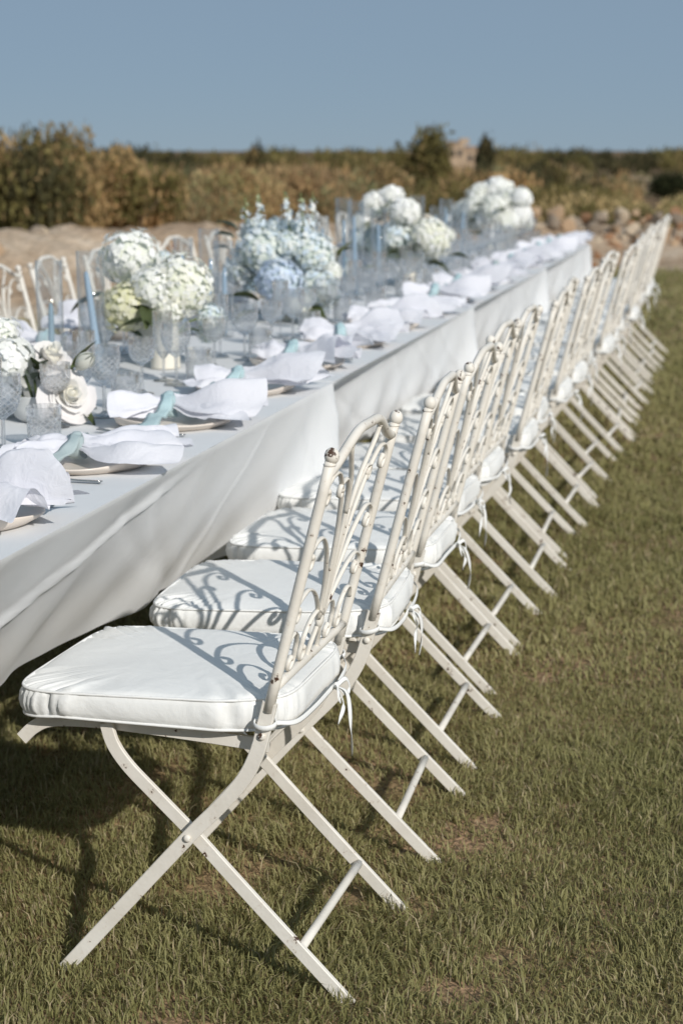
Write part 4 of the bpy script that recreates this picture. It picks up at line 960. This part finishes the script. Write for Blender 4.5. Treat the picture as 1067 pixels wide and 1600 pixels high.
arrangement('white peonies above pale blue and cream hydrangeas', 8.15, [(634, -.1)],
            [('q', 585, 320, 24, .1), ('q', 611, 309, 22, .1), ('q', 632, 332, 26, -.05), ('q', 566, 344, 16, .1), ('c', 671, 372, 37, -.05), ('p', 622, 378, 39, .0), ('p', 598, 380, 32, .1), ('p', 648, 385, 32, .05), ('p', 570, 372, 27, .15), ('w', 640, 356, 22, .1), ('w', 545, 425, 17, -.3), ('w', 700, 368, 13, .1)],
            [(662, 408, 1, -.1), (666, 415, 0, -.1), (600, 345, 0, .1), (566, 385, 1, 0), (620, 345, 3, .1), (700, 400, 0, .0)], 10, 4)
arrangement('tall dense mound of white peonies and roses', 11.25, [(772, 0)],
            [('w', 750, 306, 23, .1), ('q', 778, 297, 23, .1), ('w', 797, 312, 22, .0), ('q', 815, 308, 17, -.05), ('w', 740, 325, 23, .0), ('w', 772, 325, 24, -.1), ('q', 762, 300, 18, .15), ('w', 790, 348, 23, -.1), ('q', 810, 333, 23, 0), ('q', 776, 362, 21, -.1), ('w', 722, 332, 21, .1), ('q', 707, 345, 16, .1), ('w', 735, 350, 18, .05), ('q', 756, 345, 21, -.05), ('q', 770, 378, 16, -.1), ('w', 820, 345, 15, .1)],
            [(757, 370, 1, -.1), (760, 380, 0, -.1), (755, 320, 0, -.15), (785, 330, 1, -.15), (746, 345, 0, -.1)], 8, 5)

# ------------------------------------------------------------------ hurricanes and candles
def hurricane(r, h):
    m = MB(); lathe(m, [(.0005, .0), (r, .0), (r + .0008, h), (r - .0012, h), (r - .002, .006), (.0005, .006)], 40); return m.mesh('hurricane', GLASS)
HM = {}
def candle(label, x, y, z0, h, lean=(0, 0), r=.0105, mat=CANDLE):
    t = thing('taper_candle', label, 'candle', (x, y, z0), 0, 'blue taper candles'); t.rotation_euler = (lean[0], lean[1], 0)
    m = MB(); lathe(m, [(.0004, 0), (r, 0), (r * .98, h * .3), (r * .82, h * .8), (r * .62, h - .008), (r * .25, h), (.0004, h)], 18); obj('wax', m.mesh('wax', mat), t)
    m = MB(); sweep(m, [(0, 0, h - .002), (.0008, 0, h + .006), (.002, 0, h + .012)], ellipse(.0011, .0011, 6), (0, 1, 0)); obj('wick', m.mesh('wick', WICK), t)
HUR = [  # px, top py, Y, radius, candle top py or None, where, lean
    (76, 407, 4.55, .037, 474, 'behind the white roses'), (141, 392, 4.62, .039, 424, 'between the white roses and cream hydrangeas'),
    (286, 372, 5.75, .033, 395, 'behind the cream hydrangeas'), (326, 357, 5.95, .036, 404, 'between cream and blue hydrangeas'), (349, 376, 5.70, .033, 418, 'beside the blue hydrangeas by the lawn side'),
    (503, 337, 7.55, .030, 356, 'behind the pale hydrangeas beside the delphiniums'), (537, 309, 7.70, .036, 343, 'left of the white peonies'), (556, 314, 7.35, .036, 338, 'in front of the white peonies'),
    (592, 325, 7.55, .034, 350, 'in front of the pale blue hydrangeas'), (652, 306, 8.85, .036, 328, 'behind the white peonies'), (697, 311, 9.75, .036, 324, 'before the tall white mound'), (722, 318, 10.3, .036, 330, 'touching the tall white mound'),
    (832, 322, 12.0 - .3, .036, 340, 'beyond the tall white mound'), (682, 322, 9.3, .034, 336, 'between peonies and white mound')]
for i, (px, py, Y, r_, ct, wh) in enumerate(HUR):
    p = atY(px, py, Y); h = p[2] - TOP
    if h < .1: h = .25
    x = min(max(p[0], TX0 + .06), TX1 - .5)
    o = obj('hurricane_vase', hurricane(r_, h), None, (x, Y, TOP)); tag(o, 'tall clear glass cylinder ' + wh, 'glass cylinder', 'clear glass cylinders')
    if ct:
        c = atY(px, ct, Y); hh = min(max(.12, c[2] - TOP - .006), h - .012)
        ln = (0, -.125) if i == 1 else (random.uniform(-.02, .02), random.uniform(-.03, .03))
        if i == 1: candle('pale blue taper candle leaning inside glass cylinder ' + wh, x + .022, Y, TOP + .008, hh, ln, .0112)
        else: candle(('short dusky blue' if i == 0 else 'pale blue') + ' taper candle inside glass cylinder ' + wh, x, Y, TOP + .007, hh, ln, .0098, CANDLE_D if i == 0 else CANDLE)
